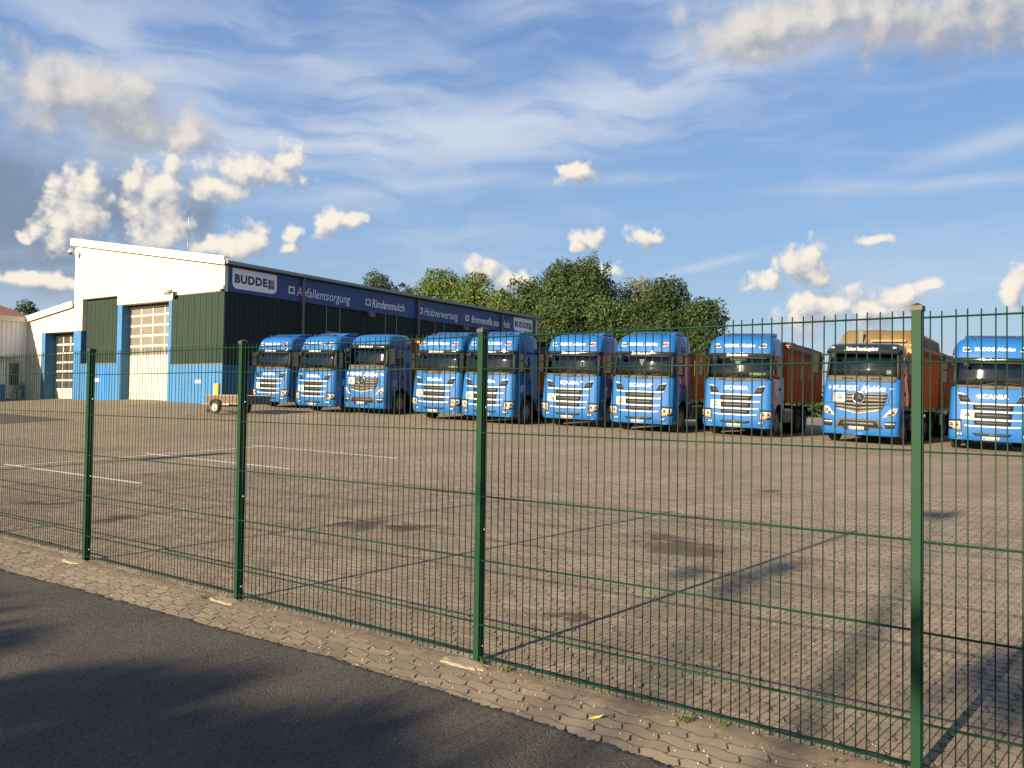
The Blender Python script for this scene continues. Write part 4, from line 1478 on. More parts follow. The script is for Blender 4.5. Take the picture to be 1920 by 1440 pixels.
def hull(root, cab, yc, rr, z_bot, z_belt, z_top_glass, levels_low, levels_top, top_pts, mb_roof_off=0.0):
    """lower body, door zone and roof of a cab"""
    dp = cab.depth
    arch_top = .51 + rr
    mb = MB()
    zz = [z for z in levels_low if z < arch_top] + [arch_top]
    mb.grid([cab.ring(z, min(arch_rear(z, yc, rr), dp)) for z in zz])
    # body behind the arch
    for sg in (-1, 1):
        if yc + rr + .05 < dp:
            zr = np.linspace(.62, arch_top, 6)
            r0 = [(sg * cab.par(z)[0], yc + sqrt(max(rr * rr - (z - .51) ** 2, .02)), z) for z in zr]
            r1 = [(sg * cab.par(z)[0], dp, z) for z in zr]
            mb.grid([r0, r1], smooth=False)
    zz = [arch_top] + [z for z in levels_low if z > arch_top] + [z_belt]
    mb.grid([cab.ring(z, dp) for z in zz])
    # back wall and underside of the shell
    w_ = cab.par(1.5)[0]
    mb.grid([[(-w_, dp, z) for z in (.9, 1.5, z_belt)], [(w_, dp, z) for z in (.9, 1.5, z_belt)]], smooth=False)
    w0 = cab.par(z_bot)[0]
    mb.add([cab.at(-1.0, z_bot), cab.at(0, z_bot), cab.at(1.0, z_bot), (w0 - .05, .7, z_bot), (-w0 + .05, .7, z_bot)], [(0, 1, 2, 3, 4)])
    body = mb.build('cab_body', M_TBLUE, root)
    # wheel arch liners
    for sg in (-1, 1):
        mb = MB()
        aa = np.linspace(.02, pi - .02, 12)
        mb.grid([[(sg * xx, yc - rr * cos(a) * .995, .51 + rr * sin(a) * .995) for a in aa] for xx in (cab.par(1.0)[0] + .012, cab.par(1.0)[0] - .10, .75)])
        mb.build('wheel_arch', M_TRIMB, root)
    # door zone on both sides, from the windscreen pillar to the back wall, and the back wall there
    for sg in (-1, 1):
        mb = MB(); rows = []
        for z in np.linspace(z_belt, z_top_glass, 4):
            s0 = cab.s_side(.62 + .5 * (z - z_belt), z) * 0 + (cab.par(z)[0] - cab.par(z)[1]) + cab.par(z)[1] * pi / 2 * .80
            s1 = cab.s_side(dp, z)
            rows.append([cab.at(sg * (s0 + (s1 - s0) * k / 5), z) for k in range(6)])
        mb.grid(rows)
        d = mb.build('door', M_TBLUE, root)
        # side glass, seam, handle
        g_ = MB()
        ya, yb = cab.par(z_belt)[2] + .50, min(dp - .55, 1.55)
        zl, zh = z_belt + .06, z_top_glass - .08
        cs = [(cab.s_side(ya, zl), zl), (cab.s_side(yb, zl), zl), (cab.s_side(yb, zh), zh), (cab.s_side(ya + .25, zh), zh)]
        if sg < 0: cs = mirror_pair(cs)
        cab.patch(g_, cs, .006, .012, 3, 2); g_.build('side_window', M_SIDEG, d)
        h_ = MB()
        hy = cab.s_side(min(yb, dp - .45), 1.75)
        cs = [(hy - .12, 1.70), (hy + .04, 1.70), (hy + .04, 1.80), (hy - .12, 1.80)]
        if sg < 0: cs = mirror_pair(cs)
        cab.patch(h_, cs, .018, .02, 2, 1); h_.build('door_handle', M_TRIMB, d)
        sm_ = MB()
        for yy in (cab.par(z_belt)[2] + .46, min(yb + .16, dp - .12)):
            hs = cab.s_side(yy, 1.8)
            cs = [(hs - .008, arch_top + .05), (hs + .008, arch_top + .05), (hs + .008, z_belt), (hs - .008, z_belt)]
            if sg < 0: cs = mirror_pair(cs)
            cab.patch(sm_, cs, .002, .004, 1, 3)
        sm_.build('door_seam', M_TRIMB, d)
        st_ = MB()
        hs = cab.s_side(.75, 1.35)
        cs = [(hs, 1.32), (hs + .30, 1.32), (hs + .30, 1.62), (hs, 1.62)]
        if sg < 0: cs = mirror_pair(cs)
        cab.patch(st_, cs, .004, .004, 1, 1); st_.build('door_decal', M_DECAL, d)
    # roof
    mb = MB()
    rings = [cab.ring(z, dp) for z in levels_top]
    mb.grid(rings)
    last = rings[-1]
    mb.add(last, [tuple(range(len(last)))], smooth=True)
    for i in range(len(rings) - 1):
        mb.add([rings[i][0], rings[i][-1], rings[i + 1][-1], rings[i + 1][0]], [(0, 1, 2, 3)])
    # back wall behind the windows and ceiling over the cab
    wt_ = cab.par(z_top_glass)[0]; wb_ = cab.par(z_belt)[0]
    mb.add([(-wb_, dp, z_belt), (wb_, dp, z_belt), (wt_, dp, z_top_glass), (-wt_, dp, z_top_glass)], [(0, 1, 2, 3)])
    f_ = rings[0]
    mb.add(f_, [tuple(range(len(f_)))])
    mb.build('roof', M_TBLUE, root)
    return body


def interior(root, z_belt, zt, dp):
    mb = MB()
    mb.box((0, .72, z_belt - .10), (2.2, .55, .26)); mb.box((0, .62, z_belt + .05), (1.2, .22, .10))
    mb.build('dashboard', M_DASH, root, .03)
    mb = MB()
    for sx_ in (-.62, .62):
        mb.box((sx_, 1.35, z_belt - .25), (.52, .5, .2)); mb.box((sx_, 1.62, z_belt + .2), (.5, .16, .85)); mb.box((sx_, 1.62, z_belt + .70), (.28, .12, .2))
    mb.build('seat', M_SEAT, root, .05)
    mb = MB()
    c = Vector((.60, .98, z_belt + .06)); ringp = []
    for k in range(19):
        a = 2 * pi * k / 18
        ringp.append(c + Vector((.22 * cos(a), .22 * sin(a) * .45, .22 * sin(a) * .9)))
    mb.tube(ringp, .016, 6, cap=False)
    mb.bar(c, c + Vector((0, -.2, -.18)), .05, .05); mb.bar(c + Vector((-.2, 0, 0)), c + Vector((.2, 0, 0)), .04, .03)
    mb.build('steering_wheel', M_TRIMB, root)
    mb = MB()
    mb.grid([[(-1.12, .9, z_belt - .5), (1.12, .9, z_belt - .5)], [(-1.12, dp - .06, z_belt - .5), (1.12, dp - .06, z_belt - .5)], [(-1.12, dp - .06, zt), (1.12, dp - .06, zt)]], smooth=False)
    mb.build('cab_lining', M_SEAT, root)


def mirrors(root, x0, y0, zl, zh, zsplit, wdt=.24, reach=.22):
    for sg in (-1, 1):
        mb = MB()
        cx = sg * (x0 + reach)
        for (a, b) in (((zl, zsplit - .012), (zsplit + .012, zh)) if zsplit else ((zl, zh),)):
            poly = []
            for (u, v) in ((-.5, -.32), (-.3, -.5), (.3, -.5), (.5, -.32), (.5, .35), (-.5, .35)):
                poly.append((cx + u * wdt, y0 + v * .20, a))
            mb.prism(poly, (0, 0, b - a))
        m_ = mb.build('mirror', M_MIRR, root, .025)
        g_ = MB()
        for (a, b) in (((zl + .04, zsplit - .04), (zsplit + .04, zh - .04)) if zsplit else ((zl + .04, zh - .04),)):
            g_.box((cx, y0 + .075, (a + b) / 2), (wdt - .05, .012, b - a))
        g_.build('mirror_glass', mat('mirror_face', (.5, .52, .55), .05, 1.0), m_)
        for z in (zl + .06, zh - .05):
            a_ = MB(); a_.bar((sg * (x0 - .08), y0 + .16, z), (cx - sg * .06, y0 + .02, z), .05, .06)
            a_.build('mirror_arm', M_TRIMB, m_)


def plate(root, cab, z, txt, s=0.0, off=.02):
    mb = MB(); cab.patch(mb, [(s - .26, z - .055), (s + .26, z - .055), (s + .26, z + .055), (s - .26, z + .055)], off, .015, 2, 1)
    cab.patch(mb, [(s - .258, z - .053), (s - .215, z - .053), (s - .215, z + .053), (s - .258, z + .053)], off + .002, .002, 1, 1, 1)
    p = mb.build('number_plate', [M_PLATE, M_EUBLUE], root)
    tx = MB(); letters(tx, txt, .42, .072, lambda a, b: cab.at(s + .02 + a, z - .036 + b, off + .004), bold=.01)
    tx.build('lettering', M_BLACK, p)
    return p


def a_sign(root, cab, s, z, wd=.38, hg=.30, off=.06):
    c0 = cab.at(s, z, off); c1 = cab.at(s + .1, z, off)
    mb = MB(); y = c0[1]
    sl = (c1[1] - c0[1]) / (c1[0] - c0[0])
    f = lambda a, b, o=0: (c0[0] + a, y + sl * a - o, z + b)
    mb.prism([f(-wd / 2, -hg / 2), f(wd / 2, -hg / 2), f(wd / 2, hg / 2), f(-wd / 2, hg / 2)], (0, .012, 0))
    for (u, v) in ((-.3, .3), (.3, .3), (-.3, -.3), (.3, -.3)):
        mb.bar(f(u * wd, v * hg, -.01), (c0[0] + u * wd, y + sl * u * wd + off + .03, z + v * hg), .02, .02)
    p = mb.build('waste_plate', M_PLATE, root)
    tx = MB()
    k, hh, t = .21, .22, .034
    tx.prism([f(-k / 2, -hh / 2, .002), f(-k / 2 + t, -hh / 2, .002), f(t * .5, hh / 2, .002), f(-t * .5, hh / 2, .002)], (0, .001, 0))
    tx.prism([f(k / 2 - t, -hh / 2, .002), f(k / 2, -hh / 2, .002), f(t * .5, hh / 2, .002), f(-t * .5, hh / 2, .002)], (0, .001, 0))
    tx.prism([f(-k * .3, -hh * .2, .002), f(k * .3, -hh * .2, .002), f(k * .3, -hh * .2 + t, .002), f(-k * .3, -hh * .2 + t, .002)], (0, .001, 0))
    tx.build('letter', M_BLACK, p)
    return p


def cab_text(root, cab, name, body, s, z, wd, hg, off=.005, bold=0.0, shear=0.0, spacing=1.0, m_=None):
    tx = MB(); letters(tx, body, wd, hg, lambda a, b: cab.at(s + a, z + b, off), bold=bold, shear=shear, spacing=spacing)
    return tx.build(name, m_ or M_WHITEP, root)


def emblem_plate(root, cab, s, z, flip=1):
    """the little dark framed picture plates beside the roof lettering"""
    mb = MB(); q = lambda a, b: (s + flip * a, z + b)
    def pp(c, off, mi):
        cs = [q(*p) for p in c]
        if flip < 0: cs = [cs[1], cs[0], cs[3], cs[2]]
        cab.patch(mb, cs, off, .003, 2, 1, mi)
    pp([(-.14, -.10), (.16, -.10), (.06, .09), (-.14, .09)], .004, 0)
    pp([(-.125, -.085), (.135, -.085), (.05, .075), (-.125, .075)], .006, 1)
    pp([(-.09, -.06), (.02, -.06), (.02, .05), (-.09, .05)], .008, 2 if flip > 0 else 3)
    pp([(.03, -.06), (.09, -.06), (.05, .03), (.03, .03)], .008, 0)
    return mb.build('roof_emblem', [M_TRIMB, M_WHITEP, M_SLAT, M_RED], root)


def make_bar_lorry():
    """lorry with four silver bars over the grille"""
    root = empty('lorry')
    cab = Cab([.33, .45, .60, .95, 1.25, 1.55, 1.95, 2.06, 2.88, 3.02, 3.30, 3.50, 3.62, 3.70, 3.73],
              [.07, .02, .00, .00, .03, .06, .11, .15, .25, .25, .32, .42, .56, .80, 1.10],
              [1.22, 1.25, 1.25, 1.25, 1.24, 1.235, 1.225, 1.215, 1.185, 1.18, 1.16, 1.12, 1.04, .90, .74],
              [.22] * 9 + [.24, .26, .30, .34, .36, .36], .11, 2.25)
    hull(root, cab, 1.42, .70, .33, 2.06, 2.88,
         [.33, .45, .60, .80, .95, 1.10, 1.25, 1.40, 1.55, 1.75, 1.95],
         [2.88, 3.02, 3.15, 3.30, 3.42, 3.50, 3.56, 3.62, 3.67, 3.70, 3.73], None)
    # windscreen with dark surround
    mb = MB(); cab.patch(mb, [(-1.16, 2.10), (1.16, 2.10), (1.12, 2.86), (-1.12, 2.86)], .0, .008, 16, 3)
    ws = mb.build('windscreen', GLASS, root)
    mb = MB()
    for cs in ([(-1.30, 2.05), (-1.14, 2.05), (-1.10, 2.90), (-1.27, 2.90)],):
        cab.patch(mb, cs, .005, .02, 3, 3); cab.patch(mb, mirror_pair(cs), .005, .02, 3, 3)
    cab.patch(mb, [(-1.12, 2.82), (1.12, 2.82), (1.12, 2.90), (-1.12, 2.90)], .004, .02, 14, 1)
    mb.build('windscreen_frame', M_TRIMB, root)
    # cowl under the screen, dipping to the middle, and wipers
    mb = MB()
    cab.patch(mb, [(-1.05, 2.055), (0, 1.975), (0, 2.115), (-1.10, 2.115)], .007, .02, 6, 1)
    cab.patch(mb, [(0, 1.975), (1.05, 2.055), (1.10, 2.115), (0, 2.115)], .007, .02, 6, 1)
    mb.build('cowl', M_GREYP, root)
    for (s0, s1) in ((-.55, .02), (.15, .72)):
        mb = MB()
        mb.bar(cab.at(s0, 2.08, .02), cab.at(s1, 2.20, .03), .018, .018); mb.bar(cab.at(s0 - .1, 2.06, .03), cab.at(s0 + .12, 2.06, .03), .05, .05)
        mb.build('wiper', M_TRIMB, root)
    # visor, flush black band with the script
    mb = MB(); cab.patch(mb, [(-1.22, 2.885), (1.22, 2.885), (1.20, 3.015), (-1.20, 3.015)], .035, .05, 16, 2)
    vz = mb.build('sun_visor', M_VISOR, root)
    cab_text(vz, cab, 'lettering', 'Zukunftsorientiert', -.05, 2.905, .78, .095, .038, bold=.012, shear=.35)
    # roof lettering and emblems
    cab_text(root, cab, 'roof_lettering', 'BUDDE', -.30, 3.235, .56, .115, .005, bold=.035, spacing=1.08)
    cab_text(root, cab, 'roof_lettering', 'Mulden', .30, 3.24, .52, .12, .005, bold=.02, shear=.45)
    emblem_plate(root, cab, -.80, 3.29, 1); emblem_plate(root, cab, .82, 3.30, -1)
    # bonnet panel edge (joint lines) and maker's lettering
    mb = MB()
    for sg in (-1, 1):
        cs = [(.98, 1.80), (1.0, 1.80), (1.03, 2.05), (1.01, 2.05)]
        if sg < 0: cs = mirror_pair(cs)
        cab.patch(mb, cs, .0025, .004, 1, 2)
    cab.patch(mb, [(-.62, 1.553), (.62, 1.553), (.62, 1.568), (-.62, 1.568)], .0025, .004, 8, 1)
    mb.build('panel_gap', M_TRIMB, root)
    cab_text(root, cab, 'grille_lettering', 'SCANIA', 0, 1.685, .84, .145, .012, bold=.045, spacing=1.12)
    # grille openings, slats and silver bars
    mb = MB()
    for (zt, zb, wt_, wb_) in ((1.475, 1.315, .57, .545), (1.225, 1.055, .545, .52), (.965, .835, .52, .50)):
        cab.patch(mb, [(-wb_, zb), (wb_, zb), (wt_, zt), (-wt_, zt)], .006, .01, 10, 1)
    gr = mb.build('grille', M_BLACK, root)
    mb = MB()
    for z, wv in ((1.43, .55), (1.385, .54), (1.345, .53), (1.18, .52), (1.135, .52), (1.09, .51), (.93, .50), (.895, .49), (.86, .49)):
        cab.patch(mb, [(-wv, z - .009), (wv, z - .009), (wv, z + .009), (-wv, z + .009)], .018, .012, 8, 1)
    mb.build('grille_slat', M_TRIMB, gr)
    for (z, hw_, th, ri) in ((1.515, .95, .054, .012), (1.268, .89, .056, .012), (1.010, .84, .056, .012), (.785, .79, .050, .016)):
        mb = MB()
        cab.patch(mb, [(-.54, z - th / 2), (.54, z - th / 2), (.54, z + th / 2), (-.54, z + th / 2)], .030, .03, 10, 1)
        cs = [(.54, z - th / 2), (hw_ - .02, z - th / 2 + ri), (hw_, z + th / 2 + ri), (.54, z + th / 2)]
        cab.patch(mb, cs, .030, .03, 4, 1); cab.patch(mb, mirror_pair(cs), .030, .03, 4, 1)
        mb.build('grille_bar', M_CREAM, root)
    # black air corners with light strips above the first bar
    for sg in (-1, 1):
        cs = [(.62, 1.565), (.93, 1.575), (1.00, 1.80), (.74, 1.765)]
        if sg < 0: cs = mirror_pair(cs)
        mb = MB(); cab.patch(mb, cs, .006, .01, 3, 2); k = mb.build('air_intake', M_TRIMB, root)
        cs = [(.73, 1.775), (1.0, 1.81), (1.04, 1.875), (.86, 1.845)]
        if sg < 0: cs = mirror_pair(cs)
        mb = MB(); cab.patch(mb, cs, .010, .012, 3, 1); mb.build('marker_lamp', M_LENS, k)
        # headlight wraps the corner
        cs = [(.855, .62), (1.31, .665), (1.34, .975), (.875, 1.0)]
        if sg < 0: cs = mirror_pair(cs)
        mb = MB(); cab.patch(mb, cs, .010, .02, 8, 2); hl = mb.build('headlight', M_TRIMB, root)
        cs = [(.885, .70), (1.27, .735), (1.29, .915), (.905, .93)]
        if sg < 0: cs = mirror_pair(cs)
        mb = MB(); cab.patch(mb, cs, .016, .01, 8, 2); mb.build('lens', M_LENS, hl)
        for sc in (.985, 1.15):
            c = [(sc - .045, .775), (sc + .045, .775), (sc + .045, .875), (sc - .045, .875)]
            mb = MB(); cab.patch(mb, c if sg > 0 else mirror_pair(c), .020, .01, 2, 1)
            mb.build('reflector', M_LENSD, hl)
        cs = [(.875, .65), (1.10, .67), (1.12, .725), (.882, .70)]
        if sg < 0: cs = mirror_pair(cs)
        mb = MB(); cab.patch(mb, cs, .020, .012, 4, 1); mb.build('indicator', M_AMBER, hl)
        # fog lamps
        cs = [(.80, .455), (1.02, .475), (1.06, .565), (.83, .555)]
        if sg < 0: cs = mirror_pair(cs)
        mb = MB(); cab.patch(mb, cs, .005, .01, 3, 1); fg = mb.build('fog_lamp', M_LENSD, root)
        mb = MB()
        for sc in (.87, .96):
            c = [(sc - .035, .482), (sc + .035, .482), (sc + .04, .55), (sc - .03, .55)]
            cab.patch(mb, c if sg > 0 else mirror_pair(c), .011, .01, 2, 1)
        mb.build('lens', M_LENS, fg)
    mb = MB(); cab.patch(mb, [(-.47, .485), (.47, .485), (.56, .575), (-.56, .575)], .006, .01, 8, 1); li = mb.build('lower_intake', M_TRIMB, root)
    mb = MB(); cab.patch(mb, [(-.08, .49), (.08, .49), (.08, .57), (-.08, .57)], .012, .01, 2, 1); mb.build('sensor_cover', M_GREYP, li)
    mb = MB(); cab.patch(mb, [(-1.2, .735), (-.86, .735), (-.86, .742), (-1.2, .742)], .002, .003, 3, 1)
    mb.build('bumper_seam', M_TRIMB, root)
    a_sign(root, cab, -.70, 1.15)
    mirrors(root, 1.21, .52, 2.16, 2.88, 2.58)
    interior(root, 2.06, 2.86, 2.25)
    # wide angle mirror over the screen
    mb = MB(); mb.lathe([(0, -.10), (.09, -.08), (.13, 0), (.09, .08), (0, .10)], (-.80, .12, 2.80), 'x', 10); mb.bar((-.8, .15, 2.84), (-.8, .26, 2.94), .03, .03); mb.build('front_mirror', M_TRIMB, root)
    # roof air deflector with side lips, air horn bar
    mb = MB()
    mb.prism([(-.92, 1.15, 3.70), (-.92, 2.2, 3.70), (-.92, 2.25, 3.86), (-.92, 1.6, 3.83)], (1.84, 0, 0)); mb.build('roof_deflector', M_TBLUE, root, .03)
    mb = MB(); mb.tube([(-.75, .86, 3.73), (.75, .86, 3.73)], .018, 6)
    for sx_ in (-.6, .6): mb.box((sx_, .87, 3.715), (.12, .1, .05))
    mb.build('roof_bar', M_TRIMB, root)
    chassis(root, 8.9, [1.42, 5.3, 6.65])
    mb = MB(); mb.box((0, 2.42, 1.75), (1.9, .22, 1.5)); mb.box((.8, 2.45, 2.4), (.24, .2, 1.6)); mb.build('air_cleaner', M_TDARK, root)
    return root, cab


def make_star_lorry(high):
    """lorry with a round star emblem on a slatted grille"""
    root = empty('lorry')
    zr = 3.78 if high else 3.46
    dp = 2.25 if high else 1.75
    zv = 3.28 if high else 3.39
    if high:
        zs = [.30, .42, .55, .85, 1.15, 1.36, 1.72, 2.11, 2.26, 3.06, 3.28, 3.45, 3.58, 3.68, 3.75, 3.78]
        yf = [.06, .01, .00, .00, .02, .04, .06, .13, .18, .30, .36, .44, .54, .70, .95, 1.3]
        wd = [1.23, 1.25, 1.25, 1.25, 1.25, 1.245, 1.24, 1.22, 1.21, 1.17, 1.16, 1.13, 1.07, .98, .84, .66]
        top = [3.06, 3.28, 3.38, 3.45, 3.52, 3.58, 3.63, 3.68, 3.72, 3.75, 3.78]
    else:
        zs = [.30, .42, .55, .85, 1.15, 1.36, 1.72, 2.11, 2.26, 3.06, 3.25, 3.36, 3.42, 3.46]
        yf = [.06, .01, .00, .00, .02, .04, .06, .13, .18, .30, .36, .44, .56, .85]
        wd = [1.23, 1.25, 1.25, 1.25, 1.25, 1.245, 1.24, 1.22, 1.21, 1.17, 1.15, 1.10, 1.02, .86]
        top = [3.06, 3.16, 3.25, 3.31, 3.36, 3.39, 3.42, 3.46]
    cab = Cab(zs, yf, wd, [.20] * len(zs), .13, dp)
    hull(root, cab, 1.40 if high else 1.30, .70, .30, 2.26, 3.06, [.30, .42, .55, .70, .85, 1.0, 1.15, 1.36, 1.55, 1.72, 1.9, 2.11], top, None)
    mb = MB(); cab.patch(mb, [(-1.14, 2.28), (1.14, 2.28), (1.08, 3.04), (-1.08, 3.04)], .0, .008, 16, 3); mb.build('windscreen', GLASS, root)
    mb = MB(); cs = [(-1.30, 2.22), (-1.12, 2.22), (-1.06, 3.08), (-1.25, 3.08)]
    cab.patch(mb, cs, .005, .02, 3, 3); cab.patch(mb, mirror_pair(cs), .005, .02, 3, 3); mb.build('windscreen_frame', M_TRIMB, root)
    mb = MB(); cab.patch(mb, [(-1.10, 2.10), (1.10, 2.10), (1.14, 2.30), (-1.14, 2.30)], .008, .02, 14, 2); cw = mb.build('cowl', M_GREYP, root)
    mb = MB()
    for s in (-.42, .50): cab.patch(mb, [(s - .2, 2.19), (s + .2, 2.19), (s + .18, 2.23), (s - .18, 2.23)], .02, .02, 3, 1)
    mb.build('cowl_grip', M_TRIMB, cw)
    for (s0, s1) in ((.05, -.32), (.90, .50)):
        mb = MB(); mb.bar(cab.at(s0, 2.17, .03), cab.at(s1, 2.42, .03), .02, .02)
        mb.build('wiper', M_TRIMB, root)
    # outer visor
    mb = MB(); cab.patch(mb, [(-1.20, 3.07), (1.20, 3.07), (1.16, zv), (-1.16, zv)], .09 if not high else .04, .08, 16, 2); vz = mb.build('sun_visor', M_VISOR, root)
    cab_text(vz, cab, 'lettering', 'Zukunftsorientiert', -.05, 3.17 if not high else 3.12, 1.08 if not high else .85, .13 if not high else .11, .094 if not high else .044, bold=.014, shear=.35)
    if not high:
        for s in (-.98, .95):
            mb = MB(); cab.patch(mb, [(s - .07, 3.25), (s + .07, 3.25), (s + .06, 3.315), (s - .06, 3.315)], .098, .012, 2, 1); mb.build('marker_lamp', M_LENS, vz)
    # blue bonnet panel lettering, star decals
    cab_text(root, cab, 'bonnet_lettering', 'BUDDE', -.47, 1.80, .80, .165, .006, bold=.035, spacing=1.05)
    cab_text(root, cab, 'bonnet_lettering', 'Mulden', .43, 1.78, .76, .20, .006, bold=.02, shear=.45)
    mb = MB()
    for s in (-1.0, .98):
        vv = [cab.at(s + (.075 if k % 2 == 0 else .022) * cos(pi * k / 4) * (.7 if k % 4 else 1), 1.89 + (.11 if k % 2 == 0 else .022) * sin(pi * k / 4), .006) for k in range(8)]
        mb.add(vv, [tuple(range(8))])
    mb.build('star_decal', M_WHITEP, root)
    # grille with arrow shaped slats
    mb = MB()
    cab.patch(mb, [(-.80, 1.34), (.80, 1.34), (.89, 1.72), (-.89, 1.72)], .006, .02, 12, 2)
    cs = [(-.72, 1.16), (0, 1.00), (0, 1.345), (-.80, 1.345)]
    cab.patch(mb, cs, .006, .02, 6, 2); cab.patch(mb, mirror_pair(cs), .006, .02, 6, 2)
    gr = mb.build('grille', M_TRIMB, root)
    def slat(z0, zc, hw0, th, m_):
        mb = MB()
        cs = [(-hw0, z0 - th / 2), (0, zc - th / 2), (0, zc + th / 2), (-hw0, z0 + th / 2)]
        cab.patch(mb, cs, .035, .03, 6, 1); cab.patch(mb, mirror_pair(cs), .035, .03, 6, 1)
        mb.build('grille_slat', m_, gr)
    slat(1.690, 1.690, .885, .045, M_SLAT); slat(1.595, 1.595, .87, .055, M_SLAT); slat(1.490, 1.480, .85, .055, M_SLAT)
    slat(1.375, 1.345, .81, .05, M_SLAT); slat(1.285, 1.205, .78, .055, M_SLAT); slat(1.195, 1.085, .74, .05, M_SLAT); slat(1.165, 1.030, .70, .022, M_CREAM)
    # round three pointed emblem
    c = cab.at(0, 1.57, .06)
    mb = MB()
    mb.tube([(c[0] + .19 * cos(2 * pi * k / 24), c[1], c[2] + .19 * sin(2 * pi * k / 24)) for k in range(25)], .020, 8, cap=False)
    for k in range(3):
        a = pi / 2 + 2 * pi * k / 3
        tip = Vector((c[0] + .175 * cos(a), c[1], c[2] + .175 * sin(a)))
        pa = Vector((c[0] + .035 * cos(a + 1.05), c[1], c[2] + .035 * sin(a + 1.05))); pb = Vector((c[0] + .035 * cos(a - 1.05), c[1], c[2] + .035 * sin(a - 1.05)))
        ct_ = Vector((c[0], c[1] - .025, c[2]))
        mb.add([tip, pa, pb, ct_], [(0, 1, 3), (0, 3, 2)])
    mb.lathe([(0, .0), (.185, .0), (.185, .05), (0, .05)], (c[0], c[1] + .012, c[2]), 'y', 24, mat=1)
    mb.build('emblem', [M_CHROME, M_TRIMB], root)
    # joint between upper and lower body, lamps, lower intake
    mb = MB()
    for cs in ([(.82, 1.345), (1.30, 1.345), (1.30, 1.362), (.82, 1.362)], [(.89, 1.36), (.905, 1.36), (1.01, 2.10), (.995, 2.10)]):
        cab.patch(mb, cs, .003, .004, 5, 2); cab.patch(mb, mirror_pair(cs), .003, .004, 5, 2)
    mb.build('panel_gap', M_TRIMB, root)
    for sg in (-1, 1):
        cs = [(.74, .90), (1.13, 1.00), (1.24, 1.245), (1.00, 1.235)]
        if sg < 0: cs = mirror_pair(cs)
        mb = MB(); cab.patch(mb, cs, .010, .02, 6, 3); hl = mb.build('headlight', M_LENS, root)
        for (sc, zc) in ((1.06, 1.10), (.95, 1.02)):
            c_ = [(sc - .05, zc - .045), (sc + .05, zc - .045), (sc + .05, zc + .045), (sc - .05, zc + .045)]
            mb = MB(); cab.patch(mb, c_ if sg > 0 else mirror_pair(c_), .016, .01, 2, 1)
            mb.build('reflector', M_LENSD, hl)
        c_ = [(1.05, 1.165), (1.15, 1.17), (1.16, 1.215), (1.06, 1.21)]
        mb = MB(); cab.patch(mb, c_ if sg > 0 else mirror_pair(c_), .017, .01, 2, 1); mb.build('indicator', M_AMBER, hl)
        cs = [(.86, .55), (1.12, .57), (1.19, .80), (.82, .77)]
        if sg < 0: cs = mirror_pair(cs)
        mb = MB(); cab.patch(mb, cs, .005, .012, 4, 2); fg = mb.build('fog_lamp', M_TRIMB, root)
        c_ = [(.84, .69), (1.14, .69), (1.15, .735), (.83, .735)]
        mb = MB(); cab.patch(mb, c_ if sg > 0 else mirror_pair(c_), .014, .012, 4, 1); mb.build('lens', M_LENS, fg)
    mb = MB(); cab.patch(mb, [(-.80, .53), (.80, .53), (.62, .84), (-.62, .84)], .005, .012, 10, 2); li = mb.build('lower_intake', M_GREYP, root)
    mb = MB(); cab.patch(mb, [(-.66, .58), (.66, .58), (.56, .78), (-.56, .78)], .012, .012, 8, 1); mb.build('intake_mesh', M_BLACK, li)
    mb = MB(); cab.patch(mb, [(-.45, .46), (.35, .46), (.35, .60), (-.45, .60)], .018, .02, 4, 1); mb.build('plate_holder', M_TRIMB, root)
    a_sign(root, cab, -.62, 1.56, .40, .31, .07)
    mirrors(root, 1.22, .45, 2.36, 3.08, None, .28, .34 if not high else .26)
    interior(root, 2.26, 3.04, dp)
    mb = MB(); mb.lathe([(0, -.10), (.09, -.08), (.13, 0), (.09, .08), (0, .10)], (-.90, .12, 2.98), 'x', 10); mb.bar((-.9, .15, 3.02), (-.9, .3, 3.1), .03, .03); mb.build('front_mirror', M_TRIMB, root)
    mb = MB(); mb.lathe([(.05, 0), (.05, .03), (.012, .05), (.008, .11), (0, .11)], (0, .80 if not high else 1.0, zr - .05), 'z', 8); mb.build('roof_aerial', M_TRIMB, root)
    # fixed side fairings behind the lamps
    for sg in (-1, 1):
        mb = MB(); mb.box((sg * 1.16, .88 if not high else .9, .55), (.16, .22, .45)); mb.build('step', M_TBLUE if not high else M_TDARK, root, .02)
    chassis(root, 8.2, [1.40 if high else 1.30, 5.3, 6.65])
    mb = MB(); mb.box((0, dp + .25, 1.75), (1.9, .22, 1.5)); mb.build('air_cleaner', M_TDARK, root)
    return root, cab


TRUCK_ROT = R(-30)


def stand(o, cx, cy, rot=TRUCK_ROT):
    """stand a lorry with its front centre at (cx, cy), leaning with the yard"""
    fx = Vector((cos(rot), sin(rot), 0)); fy = Vector((-sin(rot), cos(rot), 0))
    def gp(u, v): q = Vector((cx, cy, 0)) + fx * u + fy * v; return Vector((q.x, q.y, float(G(q.x, q.y))))
    ax = (gp(1.04, 1.42) - gp(-1.04, 1.42)).normalized()
    ay = (gp(0, 6.6) - gp(0, 1.42)).normalized()
    az2 = ax.cross(ay).normalized(); ay = az2.cross(ax)
    m = Matrix((ax, ay, az2)).transposed()
    base = gp(0, 1.42) - ay * 1.42
    o.matrix_world = Matrix.Translation(base + az2 * .004) @ m.to_4x4()


